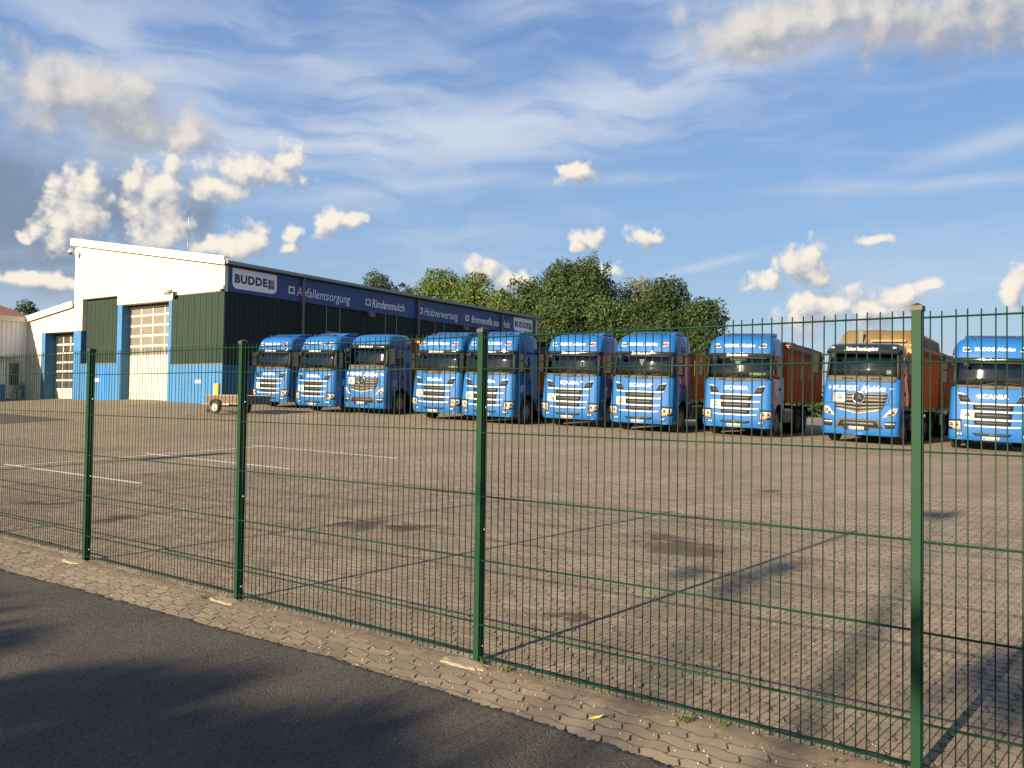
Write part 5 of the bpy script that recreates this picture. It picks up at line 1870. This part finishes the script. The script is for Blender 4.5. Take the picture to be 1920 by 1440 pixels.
LORRY = [
 (-12.55, 42.3, 'bar', 'blue lorry at the left end of the row, behind the small trailer'),
 (-9.55, 39.3, 'bar', 'blue lorry with silver grille bars just left of the tall round roofed lorry'),
 (-7.02, 38.4, 'star_high', 'tall round roofed blue lorry with star emblem on a grey slatted grille'),
 (-3.38, 35.2, 'bar', 'blue lorry with a bright sheet in its windscreen, right of the tall star lorry'),
 (-1.12, 33.4, 'bar', 'blue lorry partly hidden behind the middle fence post'),
 (2.18, 32.5, 'bar', 'blue lorry with no pennant, between the middle fence post and the first pennant lorry'),
 (4.70, 30.7, 'bar', 'blue lorry with a white pennant but no board above it in the windscreen'),
 (8.02, 29.7, 'bar', 'blue lorry with a white pennant hanging below a white name board'),
 (11.70, 27.9, 'star_low', 'low roofed blue lorry with star emblem, black lamp visor and large mirrors'),
 (15.35, 26.35, 'bar', 'blue lorry at the right end of the row, cut by the picture edge'),
]
bar0, BAR = make_bar_lorry()
starh, STARH = make_star_lorry(True)
starl, STARL = make_star_lorry(False)
PLTXT = ['MI BU 2011', 'MI BU 2016', 'MI BU 2024', 'MI BU 2013', 'MI BU 2018', 'MI BU 2027', 'MI BU 2021', 'MI BU 2031', 'MI BU 2030', 'MI BU 202']
TRUCKS = []
first_bar = True
for i, (cx, cy, kind, lab) in enumerate(LORRY):
    if kind == 'bar':
        if first_bar: o, first_bar = bar0, False
        else: o = copy_tree(bar0)
    else:
        o = starh if kind == 'star_high' else starl
    TRUCKS.append(o)
    tag(o, lab, 'lorry', 'blue lorries parked in a row')
for i, o in enumerate(TRUCKS):
    cx, cy, kind, lab = LORRY[i]
    if kind == 'bar': plate(o, BAR, .405, PLTXT[i], -.05)
    elif kind == 'star_high': plate(o, STARH, .53, PLTXT[i], -.05, .03)
    else: plate(o, STARL, .53, PLTXT[i], -.05, .03)
    stand(o, cx, cy, R(-35.5) if kind == 'star_low' else TRUCK_ROT + R((0.6, -0.8, 0.5, -0.4, 0.3, 0.7, -0.5, 0.2, 0, -0.3)[i]))
bpy.context.view_layer.update()


def in_cab(i, cab, mb_fn, name, mats, label, cat, group=None):
    """a loose thing behind a windscreen: built in the lorry's axes, kept at top level"""
    mb = MB(); mb_fn(mb, cab)
    o = mb.build(name, mats)
    o.matrix_world = TRUCKS[i].matrix_world.copy()
    tag(o, label, cat, group)


def pennant(mb, cab):
    y = lambda z: cab.at(0, z, -.03)[1]
    a, b, c = (-.12, y(2.72), 2.72), (.09, y(2.72), 2.72), (-.01, y(2.46), 2.46)
    mb.prism([a, b, c], (0, .006, 0))
    mb.bar((-.13, y(2.725), 2.725), (.10, y(2.725), 2.725), .012, .012)
    mb.prism([(-.02, y(2.69) - .002, 2.69), (.0, y(2.69) - .002, 2.69), (-.008, y(2.56) - .002, 2.56)], (0, .001, 0), 1)


def sheet(s0, s1, z0, z1):
    def f(mb, cab):
        cab.patch(mb, [(s0, z0), (s1, z0), (s1, z1), (s0, z1)], -.03, .004, 3, 1)
    return f


M_PAPER = mat('paper', (.80, .82, .74), .7)
M_HIVIS = mat('pale_green_paper', (.62, .78, .55), .7)
in_cab(6, BAR, pennant, 'pennant', [M_WHITEP, M_SLAT], 'white triangular pennant in the windscreen of the seventh lorry', 'pennant', 'pennants in the windscreens')
in_cab(7, BAR, pennant, 'pennant', [M_WHITEP, M_SLAT], 'white triangular pennant hanging under the white name board', 'pennant', 'pennants in the windscreens')


def nameboard(mb, cab):
    sheet(-.30, .28, 2.755, 2.845)(mb, cab)
    for k in range(9):
        a = -.26 + k * .058
        cab.patch(mb, [(a, 2.775), (a + .03, 2.775), (a + .03, 2.825), (a, 2.825)], -.027, .002, 1, 1, 1)


in_cab(7, BAR, nameboard, 'name_board', [M_PAPER, M_SLAT], 'white name board at the top of the eighth windscreen', 'sign')
in_cab(7, BAR, sheet(.42, 1.0, 2.22, 2.32), 'paper_sheet', M_HIVIS, 'pale green sheet low in the windscreen of the name board lorry', 'paper', 'sheets behind windscreens')
in_cab(6, BAR, sheet(.45, .95, 2.13, 2.20), 'paper_sheet', M_HIVIS, 'pale sheet low in the windscreen of the seventh lorry', 'paper', 'sheets behind windscreens')
in_cab(3, BAR, sheet(.62, 1.05, 2.12, 2.34), 'paper_sheet', M_PAPER, 'bright sheet in the lower corner of the fourth windscreen', 'paper', 'sheets behind windscreens')
in_cab(8, STARL, sheet(.78, .96, 2.34, 2.52), 'paper_sheet', M_PAPER, 'small white sheet in the windscreen of the low roofed lorry', 'paper', 'sheets behind windscreens')
in_cab(9, BAR, sheet(.30, .62, 2.14, 2.21), 'paper_sheet', M_PAPER, 'white sheet on the dashboard of the rightmost lorry', 'paper', 'sheets behind windscreens')

# ------------------------------------------------------------------ skip bodies on the lorries
M_ORANGE = mat('rusty_orange', (0.50, 0.165, 0.038), 0.65, var=.22, vscale=2.2, streak=.45)
M_ORANGE2 = mat('bright_orange', (0.55, 0.18, 0.025), 0.55, var=.12, vscale=2.0, streak=.25)
M_TARPD = mat('dark_tarpaulin', (0.045, 0.034, 0.026), 0.7, var=.3, vscale=3, bump=.6, bscale=5)
M_TARPK = mat('khaki_tarpaulin', (0.125, 0.080, 0.030), 0.75, var=.22, vscale=2.5, bump=.8, bscale=4)
M_BAND = mat('tarp_band', (0.10, 0.105, 0.07), 0.75)


def container(i, y0, y1, z0, z1, paint_m, tarp, label, tarp_h=.35, letters_txt=None):
    """ribbed steel skip body in the axes of lorry i, tarpaulin over hoops on top"""
    e = empty('skip_container', (0, 0, 0), 0, label, 'skip container', 'orange skip bodies behind the cabs')
    W = 1.24
    mb = MB()
    n_ = int((y1 - y0) / .16)
    for sg in (-1, 1):
        lo, hi = [], []
        for k in range(n_ + 1):
            y = y0 + (y1 - y0) * k / n_
            x = sg * (W - .02 - (.012 if k % 2 else 0))
            lo.append((x, y, z0)); hi.append((x, y, z1))
        mb.grid([lo, hi], smooth=False)
    mb.box((0, y0 + .03, (z0 + z1) / 2), (2 * W - .1, .06, z1 - z0)); mb.box((0, y1 - .03, (z0 + z1) / 2), (2 * W - .1, .06, z1 - z0))
    mb.box((0, (y0 + y1) / 2, z0 + .05), (2 * W - .1, y1 - y0, .1))
    mb.build('side_wall', paint_m, e)
    rb = None
    for k in range(int((y1 - y0) / .75) + 1):
        for sg in (-1, 1):
            y = y0 + .10 + k * .745
            if y > y1 - .05: continue
            if rb is None:
                q = MB(); q.prism([(-.03, -.05, 0), (.05, -.035, 0), (.05, .035, 0), (-.03, .05, 0)], (0, 0, z1 - z0 - .1))
                rb = q.build('rib', paint_m, e); o = rb
            else:
                o = link('rib', rb.data, e)
            o.location = (sg * (W - .01), y, z0 + .03); o.rotation_euler = (0, 0, 0 if sg > 0 else pi)
    for sg in (-1, 1):
        q = MB(); q.box((sg * W, (y0 + y1) / 2, z1 + .03), (.12, y1 - y0 + .06, .12)); q.build('top_rail', paint_m, e, .01)
    q = MB(); q.box((0, y0, z1 + .03), (2 * W, .12, .118)); q.box((0, y0 - .02, z0 + .5), (2 * W - .2, .06, .12)); q.box((-.6, y0 - .03, (z0 + z1) / 2), (.1, .06, z1 - z0 - .1)); q.box((.6, y0 - .03, (z0 + z1) / 2), (.1, .06, z1 - z0 - .1)); q.build('front_frame', paint_m, e)
    if tarp is not None:
        rows = []
        m_ = 14
        for j in range(m_ + 1):
            y = y0 - .05 + (y1 - y0 + .1) * j / m_
            endf = min(1, min(j, m_ - j) / 1.0) * .9 + .1
            row = []
            prof = [(-1.05, -.22), (-1.045, .10), (-1.0, .70), (-.86, .95), (0, 1.0), (.86, .95), (1.0, .70), (1.045, .10), (1.05, -.22)]
            for (a, b) in prof:
                zz = z1 + .06 + (tarp_h * b * (endf if b > .1 else 1) if b > 0 else b)
                sag = -.05 * (1 - abs(a)) * (j % 2) + random.gauss(0, .012)
                row.append((a * W, y, zz + sag))
            rows.append(row)
        q = MB(); q.grid(rows)
        q.grid([rows[0], [(a * W, y0 - .07, z1 - .02 + random.gauss(0, .02)) for a, b in prof]])
        q.grid([rows[-1], [(a * W, y1 + .07, z1 - .02) for a, b in prof]])
        tp = q.build('tarpaulin', tarp, e)
        if tarp is M_TARPK:
            q = MB(); q.box((-.52, y0 - .085, z1 + .2), (.16, .012, tarp_h + .15)); q.build('tarp_band', M_BAND, tp)
            q = MB(); q.bar((-.15, y0 - .12, z1 + .22), (1.0, y0 - .12, z1 + .22), .05, .07); q.build('tarp_bar', mat('wood_bar', (.25, .15, .06), .7), tp)
    if letters_txt:
        for ch, yy in letters_txt:
            q = MB(); letters(q, ch, .30, .42, lambda a, b: (W + .052, yy + a, z0 + (z1 - z0) * .45 + b))
            q.build('lettering', mat('faded_white', (.50, .40, .33), .7), e)
    e.matrix_world = TRUCKS[i].matrix_world.copy()
    return e


container(2, 2.75, 8.6, 1.25, 3.45, M_ORANGE2, None, 'bright orange skip body peeping out behind the tall round roofed lorry')
container(4, 2.75, 8.6, 1.25, 2.95, M_ORANGE2, M_TARPD, 'orange skip body with dark cover right of the lorry behind the middle post', .25)
container(6, 2.75, 8.6, 1.25, 2.98, M_ORANGE2, None, 'lower orange skip body between the two pennant lorries')
container(7, 2.75, 10.6, 1.25, 3.38, M_ORANGE, M_TARPD, 'rusty orange ribbed skip body under a dark cover, left of the low roofed lorry', .20, (('R', 4.4), ('I', 5.2), ('S', 6.9)))
container(8, 2.35, 8.2, 1.25, 3.42, M_ORANGE2, M_TARPK, 'orange skip body under a khaki tarpaulin behind the low roofed lorry', .60)
container(0, 2.75, 8.4, 1.25, 2.9, M_ORANGE, None, 'orange skip body on the leftmost lorry, hidden by the cabs')
container(9, 2.75, 8.6, 1.25, 3.3, M_ORANGE, M_TARPD, 'orange skip body on the rightmost lorry')
container(3, 2.75, 8.4, 1.25, 2.7, M_ORANGE, None, 'low orange skip body on the fourth lorry')

# drawbar trailer with a second skip behind the low roofed lorry
dt = empty('drawbar_trailer', (0, 0, 0), 0, 'dark drawbar trailer behind the low roofed lorry, with silver rear bar', 'trailer')
mb = MB()
for sx_ in (-.45, .45): mb.box((sx_, 12.2, .95), (.1, 6.4, .25))
mb.box((0, 9.6, .9), (1.9, .3, .3)); mb.bar((0, 8.2, .7), (0, 9.8, .85), .15, .15)
mb.build('chassis', M_TDARK, dt)
for y in (10.3, 13.6, 14.7):
    for sx_ in (-.97, .97): wheel(dt, sx_, y, .48, .5, True)
mb = MB(); mb.box((1.18, 9.5, 1.12), (.35, .5, .10)); mb.box((1.2, 9.4, .8), (.06, .4, .45)); mb.build('step_bar', mat('alu', (.6, .64, .7), .3, .7), dt)
dt.matrix_world = TRUCKS[8].matrix_world.copy()
container(8, 9.3, 15.2, 1.25, 3.3, M_ORANGE, M_TARPD, 'rusty skip body under a dark cover on the drawbar trailer', .3)

# ------------------------------------------------------------------ small trailer in the yard
M_WOOD = mat('weathered_board', (0.115, 0.070, 0.046), 0.75, var=.30, vscale=4, streak=.25)
M_ALU = mat('galvanised', (0.24, 0.23, 0.21), 0.45, .5, var=.15)
tx0, ty0 = -13.15, 38.6
tr = empty('box_trailer', (tx0, ty0, float(G(tx0, ty0))), R(180 - 33.2), 'small two wheeled trailer with brown boards, hitch to the left', 'trailer')
# local: x towards the hitch (left in the picture), -y... the near long side is +y
L0, L1, WH = -1.85, .85, .72
for (nm, c, s_) in (('side_board', (0, WH, .66), (L1 - L0, .03, .34)), ('side_board', (0, -WH, .66), (L1 - L0, .03, .34))):
    mb = MB(); mb.box(((L0 + L1) / 2, c[1], c[2]), s_); mb.build(nm, M_WOOD, tr)
    mb = MB(); mb.box(((L0 + L1) / 2, c[1], .85), (L1 - L0 + .02, .06, .05)); mb.box(((L0 + L1) / 2, c[1], .475), (L1 - L0 + .02, .06, .05)); mb.build('edge_rail', M_ALU, tr)
mb = MB(); mb.box((L1, 0, .66), (.03, WH * 2, .34)); mb.build('front_board', M_WOOD, tr)
mb = MB(); mb.box((L0, 0, .66), (.03, WH * 2, .36)); mb.build('tailgate', mat('shaded_board', (.07, .065, .06), .7), tr)  # shade of the rear face put into the tailgate colour
mb = MB(); mb.box(((L0 + L1) / 2, 0, .47), (L1 - L0 - .02, WH * 2 - .06, .04)); mb.build('floor', M_WOOD, tr)
mb = MB()
mb.bar((L1 - .1, WH * .8, .42), (L1 + .95, 0, .42), .06, .08); mb.bar((L1 - .1, -WH * .8, .42), (L1 + .95, 0, .42), .06, .08)
mb.box((L1 + 1.05, 0, .44), (.3, .07, .08)); mb.lathe([(0, -.05), (.055, -.05), (.06, .05), (0, .06)], (L1 + 1.2, 0, .42), 'z', 10)
mb.box((0, 0, .36), (.08, WH * 2 + .2, .08))
mb.build('drawbar', M_ALU, tr)
mb = MB(); mb.tube([(L1 + .72, .10, .12), (L1 + .72, .10, .78)], .03, 8); mb.tube([(L1 + .72, .10, .78), (L1 + .72, .24, .78)], .015, 6); mb.build('jockey_post', M_ALU, tr)
mb = MB(); mb.lathe([(0, -.035), (.09, -.035), (.11, 0), (.09, .035), (0, .035)], (L1 + .72, .10, .11), 'y', 14); mb.build('jockey_wheel', M_TYRE, tr)
for sg in (-1, 1):
    wl = empty('wheel'); wl.parent = tr; wl.location = (0, sg * (WH + .13), .30)
    mb = MB(); mb.lathe([(.19, -.07), (.27, -.085), (.30, -.06), (.30, .06), (.27, .085), (.19, .07)], (0, 0, 0), 'y', 22); mb.build('tyre', M_TYRE, wl)
    mb = MB(); mb.lathe([(.19, sg * .07), (.17, sg * .06), (.12, sg * .03), (.10, sg * .065), (.06, sg * .08), (0, sg * .085)], (0, 0, 0), 'y', 18); mb.lathe([(.19, -sg * .07), (0, -sg * .06)], (0, 0, 0), 'y', 18); mb.build('rim', mat('pale_rim', (.36, .35, .32), .4, .3), wl)
    mb = MB(); aa = np.linspace(.25, pi - .25, 9)
    mb.grid([[(.37 * cos(a), sg * (WH + yy), .30 + .37 * sin(a)) for a in aa] for yy in (.03, .24)])
    mb.grid([[(.37 * cos(a), sg * (WH + .24), .30 + .37 * sin(a)) for a in aa], [(.35 * cos(a), sg * (WH + .24), .27 + .34 * sin(a)) for a in aa]])
    mb.build('mudguard', M_TRIMB, tr)

# ------------------------------------------------------------------ trees
def foliage(name, lobes, leaf, per_area, material, parent, seed, flat=.5):
    """a crown of many small leaf faces spread over and through the given lobes (x, y, z, rx, ry, rz)"""
    r_ = np.random.default_rng(seed)
    P_, N_ = [], []
    for (x, y, z, a, b, c) in lobes:
        area = 4 * pi * ((a * b + b * c + a * c) / 3)
        n_ = max(20, int(area * per_area))
        d = r_.normal(size=(n_, 3)); d /= np.linalg.norm(d, axis=1)[:, None]
        keep = d[:, 2] > -.75
        d = d[keep]; n_ = len(d)
        rad = 1 - np.abs(r_.normal(0, .16, n_)) + r_.normal(0, .05, n_)
        # uneven surface: bumps of their own on each lobe
        ph = r_.uniform(0, 6.28, 6); fq = r_.uniform(3, 7, 6)
        bump_ = sum(np.sin(fq[k] * d[:, k % 3] + ph[k]) * np.sin(fq[(k + 1) % 6] * d[:, (k + 1) % 3] + ph[(k + 2) % 6]) for k in range(6)) * .06
        rad = rad + bump_
        P_.append(np.array([x, y, z]) + d * rad[:, None] * np.array([a, b, c])); N_.append(d)
    P_ = np.concatenate(P_); N_ = np.concatenate(N_)
    n_ = len(P_)
    nrm = N_ * .7 + r_.normal(size=(n_, 3)) * .6 + np.array([0, 0, .25]); nrm /= np.linalg.norm(nrm, axis=1)[:, None]
    t_ = np.cross(nrm, r_.normal(size=(n_, 3))); t_ /= np.linalg.norm(t_, axis=1)[:, None]
    bt = np.cross(nrm, t_)
    sz = leaf * r_.uniform(.55, 1.3, n_)[:, None]
    V = np.stack([P_ - t_ * sz * .5, P_ + bt * sz * .28 + nrm * sz * .06, P_ + t_ * sz * .55, P_ - bt * sz * .28 + nrm * sz * .06], 1)
    loops = np.arange(n_ * 4)
    me = fast_mesh(name, V.reshape(-1, 3), loops, np.full(n_, 4), material, smooth=False)
    return link(name, me, parent)


M_BARK = mat('bark', (0.060, 0.048, 0.036), 0.9, var=.35, vscale=4, bump=.8, bscale=12)


def tree(x, y, H, W, leafm, label, seed, group, z_low=.18, nl=26, leaf=.30, dens=9.0, spiky=0.0, cat='tree', name='tree'):
    r_ = random.Random(seed)
    z0 = float(G(x, y)) - .1
    t = empty(name, (x, y, z0), 0, label, cat, group)
    mb = MB()
    tr_ = .018 * H + .08
    pts = [(0, 0, 0), (r_.uniform(-.1, .1), r_.uniform(-.1, .1), H * .25), (r_.uniform(-.2, .2), r_.uniform(-.2, .2), H * .55), (r_.uniform(-.3, .3), r_.uniform(-.3, .3), H * .85)]
    mb.tube(pts, [tr_ * 1.25, tr_, tr_ * .6, tr_ * .15], 9)
    lobes = []
    for k in range(nl):
        f = (k + .5) / nl
        zc = H * (z_low + (1 - z_low) * (f ** .85) * .93)
        # crown profile: broad in the middle, closing to the top
        q = (zc / H - z_low) / (1 - z_low)
        prof = (sin(pi * min(1, q * .82 + .14)) ** .7)
        a = k * 2.399 + r_.uniform(-.5, .5)
        rr = W / 2 * prof * r_.uniform(.35, .78)
        lr = W * (.21 + .06 * r_.random()) * (.75 + .35 * prof)
        lz = lr * (r_.uniform(.75, 1.1) + spiky)
        if zc + lz > H: zc = H - lz * r_.uniform(.9, 1.05)
        lobes.append((rr * cos(a), rr * sin(a), zc, lr, lr, lz))
        if k % 2 == 0:
            mb.tube([(0, 0, max(H * .15, zc - rr * .9 - .5)), (rr * .5 * cos(a), rr * .5 * sin(a), zc - rr * .3), (rr * cos(a), rr * sin(a), zc)], [tr_ * .45, tr_ * .28, tr_ * .08], 6)
    # twigs that break the outline
    for k in range(int(nl * 1.6)):
        b = lobes[r_.randrange(len(lobes))]
        a = r_.uniform(0, 2 * pi); e = r_.uniform(-.2, 1.3)
        s_ = r_.uniform(.12, .3)
        lobes.append((b[0] + b[3] * cos(a) * cos(e), b[1] + b[4] * sin(a) * cos(e), min(b[2] + b[5] * sin(e), H), b[3] * s_, b[4] * s_, b[5] * s_ * (1.2 + spiky)))
    mb.build('trunk', M_BARK, t)
    foliage('crown', lobes, leaf, dens, leafm, t, seed)
    return t


LM_BRIGHT = leaf_mat('leaf_bright', (0.050, 0.100, 0.017), (0.135, 0.175, 0.036))
LM_MID = leaf_mat('leaf_mid', (0.025, 0.055, 0.016), (0.072, 0.102, 0.031))
LM_DARK = leaf_mat('leaf_dark', (0.018, 0.040, 0.012), (0.052, 0.078, 0.021))
LM_OLIVE = leaf_mat('leaf_olive', (0.09, 0.112, 0.045), (0.235, 0.225, 0.11))


def row_tree(px, top, Z, wpx, leafm, label, seed, nl=26, spiky=0., z_low=.10, leaf=.29, dens=23.0):
    """place by bearing from the camera and distance"""
    hz = 757 + .0138 * (px - 960)
    x = (px - 960) / F_PX * Z
    H = (hz - top) * Z / F_PX + EYE - float(G(x, Z))
    return tree(x, Z, H, wpx * Z / F_PX, leafm, label, seed, 'trees behind the lorries', z_low, nl, leaf, dens, spiky)


row_tree(708, 506, 108, 90, LM_DARK, 'dark tree showing over the middle of the workshop roof, leftmost of the tree row', 11)
row_tree(762, 530, 108, 80, LM_DARK, 'dark low tree top between the leftmost dark tree and the bright green tree', 12)
row_tree(822, 500, 100, 120, LM_BRIGHT, 'bright yellow green round tree over the far end of the roof, left of its twin', 13, 30)
row_tree(886, 506, 97, 96, LM_BRIGHT, 'bright yellow green round tree, right of its twin', 14, 30)
row_tree(940, 540, 94, 90, LM_BRIGHT, 'lower bright tree just above the far end of the workshop', 15)
row_tree(990, 522, 92, 100, LM_MID, 'green tree at the corner of the workshop, left of the tallest tree', 16, 28, .3)
row_tree(1075, 490, 90, 150, LM_MID, 'tallest tree, broad and green with upright twigs', 17, 40, .5)
row_tree(1130, 520, 92, 90, LM_OLIVE, 'pale olive tree right of the tallest tree, left of its paler neighbour', 18, 26, .3, .12, .27, 16)
row_tree(1195, 518, 95, 110, LM_OLIVE, 'pale olive airy tree with sky showing through, left of the dark trees', 19, 28, .3, .12, .27, 14)
row_tree(1250, 520, 84, 110, LM_DARK, 'tall dark tree right of the olive trees', 20, 32, .4)
row_tree(1312, 560, 80, 110, LM_DARK, 'dark tree at the right end of the tree row', 21, 30, .3)
row_tree(1040, 560, 84, 130, LM_MID, 'lower green tree in front of the tallest tree', 22, 30, .1, .05)
row_tree(1150, 560, 84, 150, LM_MID, 'lower broad green tree below the olive trees', 23, 32, .1, .05)
row_tree(1225, 580, 78, 110, LM_DARK, 'low dark tree behind the pennant lorries', 24, 28, .1, .03)
row_tree(1300, 612, 74, 110, LM_DARK, 'low dark bush behind the name board lorry', 25, 22, .1, .0)
for k, (px, top, wpx, lab) in enumerate(((1395, 722, 130, 'low bush added as dark backing under the skip body of the name board lorry'), (1500, 724, 130, 'low bush added as dark backing between the name board lorry and the low roofed lorry'),
                                         (1610, 728, 130, 'low bush added as dark backing behind the low roofed lorry'), (1720, 730, 130, 'low bush added as dark backing behind the nearest fence post'), (1830, 732, 140, 'low bush added as dark backing behind the rightmost lorry'))):
    row_tree(px, top, 66, wpx, LM_DARK, lab, 61 + k, 14, 0, .0, .3, 10)  # bushes added to darken the bright gaps under and between the lorries
for k, (px, top, wpx, lab) in enumerate(((14, 574, 60, 'dark tree beyond the red brown roof, leftmost in the picture'), (50, 561, 64, 'rounded dark tree beyond the red brown roof, right of the leftmost'),
                                         (90, 577, 40, 'small dark tree top beside the annex roof'))):
    row_tree(px, top, 120, wpx, LM_DARK, lab, 31 + k, 24)
# trees across the road behind the camera, whose shade falls over the road
def behind(x, y, H, lobes_, seed, label):
    t = empty('roadside_tree', (x, y, 0), 0, label, 'tree', 'trees across the road')
    mb = MB(); mb.tube([(0, 0, -.1), (.1, 0, H * .3), (0, .1, H * .6), (0, 0, H * .92)], [.30, .24, .15, .04], 10)
    for (a, b, c, rx_, ry_, rz_) in lobes_:
        mb.tube([(0, 0, max(1.5, c - 2)), (a * .6, b * .6, c - .6), (a, b, c)], [.04, .02, .008], 5)
    mb.build('trunk', M_BARK, t)
    foliage('crown', lobes_, .21, 62, LM_MID, t, seed)


def shade_lobe(tx_, ty_, base, h, rr_, rz_):
    """lobe (in a tree's own axes) at height h that shades ground point (tx_, ty_)"""
    k = h / math.tan(SUN_EL)
    return (tx_ - SD.x * k - base[0], ty_ - SD.y * k - base[1], h, rr_, rr_, rz_)


bA = (-17.5, -12.8)
lob = []
rr = random.Random(3)
for k in range(64):
    # ground points of the road shade: a band across the road in front of and left of the camera
    a = rr.uniform(-5.2, 1.5); b = rr.uniform(-8.5, (-1.3 if a < -.8 else -1.65) + (.25 * a if a > 0 else 0) + (.12 * (a + 2.5) if a < -2.5 else 0) - .35 * abs(sin(a * 1.9)))
    gx, gy = F0[0] + a * .754 + SD.x * 0, F0[1] + 0
    gx = -.55 + a * .754 + SD.x * b; gy = 5.35 - a * .657 + SD.y * b
    lob.append(shade_lobe(gx, gy, bA, rr.uniform(3.6, 6.0), rr.uniform(.45, .8), rr.uniform(.22, .4)))
behind(bA[0], bA[1], 6.6, lob, 41, 'roadside tree behind the camera, left, outside the picture')
bB = (-14.5, -15.2)
lob = []
for k in range(40):
    a = rr.uniform(3.15, 7.0); b = rr.uniform(-7.5, -.10 + (a - 3.1) * 1.7)
    gx = -.55 + a * .754 + SD.x * b; gy = 5.35 - a * .657 + SD.y * b
    lob.append(shade_lobe(gx, gy, bB, rr.uniform(4.2, 6.6), rr.uniform(.4, .75), rr.uniform(.2, .35)))
for (tx_, ty_, h, q) in ((1.75, 7.9, 7.0, .17), (2.4, 7.9, 7.0, .18), (2.0, 7.3, 7.0, .13), (2.9, 8.4, 7.1, .14), (6.3, 12.2, 8.0, .28), (6.6, 12.4, 8.0, .2), (2.62, 4.62, 6.4, .30), (3.25, 5.05, 6.5, .40), (3.35, 4.7, 6.4, .36), (3.1, 4.3, 6.3, .30)):
    lob.append(shade_lobe(tx_, ty_, bB, h, q, q * .3))
behind(bB[0], bB[1], 7.4, lob, 42, 'roadside tree behind the camera, right, outside the picture')

# lamp post outside the picture on the left; its shadow lies over the bay lines
tipx, tipy = -7.3, 20.9
hl_ = 5.0; kk = (hl_ - .25) / math.tan(SUN_EL)
lx, ly = tipx - SD.x * kk, tipy - SD.y * kk
lp = empty('street_lamp', (lx, ly, float(G(lx, ly))), math.atan2(SD.y, SD.x), 'grey lamp post outside the left edge of the picture', 'lamp post')
mb = MB(); mb.tube([(0, -.09, -.1), (0, -.07, hl_ - .1)], .045, 8); mb.tube([(0, .09, -.1), (0, .07, hl_ - .1)], .045, 8); mb.build('pole', M_ZINC, lp)
mb = MB(); mb.box((0, 0, hl_ - .3), (.06, .55, .75)); mb.build('lamp_head', M_ZINC, lp, .02)

# potted shrubs by the left building
x, y = bpt(-.9, 20.2)
sh = empty('shrub', (x, y, float(G(x, y))), 0, 'small green shrub in the shaded corner by the annex', 'shrub')
foliage('foliage', [(0, 0, .55, .4, .4, .5), (.2, .1, .95, .3, .3, .35)], .12, 60, LM_MID, sh, 55)
mb = MB(); mb.tube([(0, 0, -.05), (0, 0, .8)], .03, 6); mb.build('stem', M_BARK, sh)
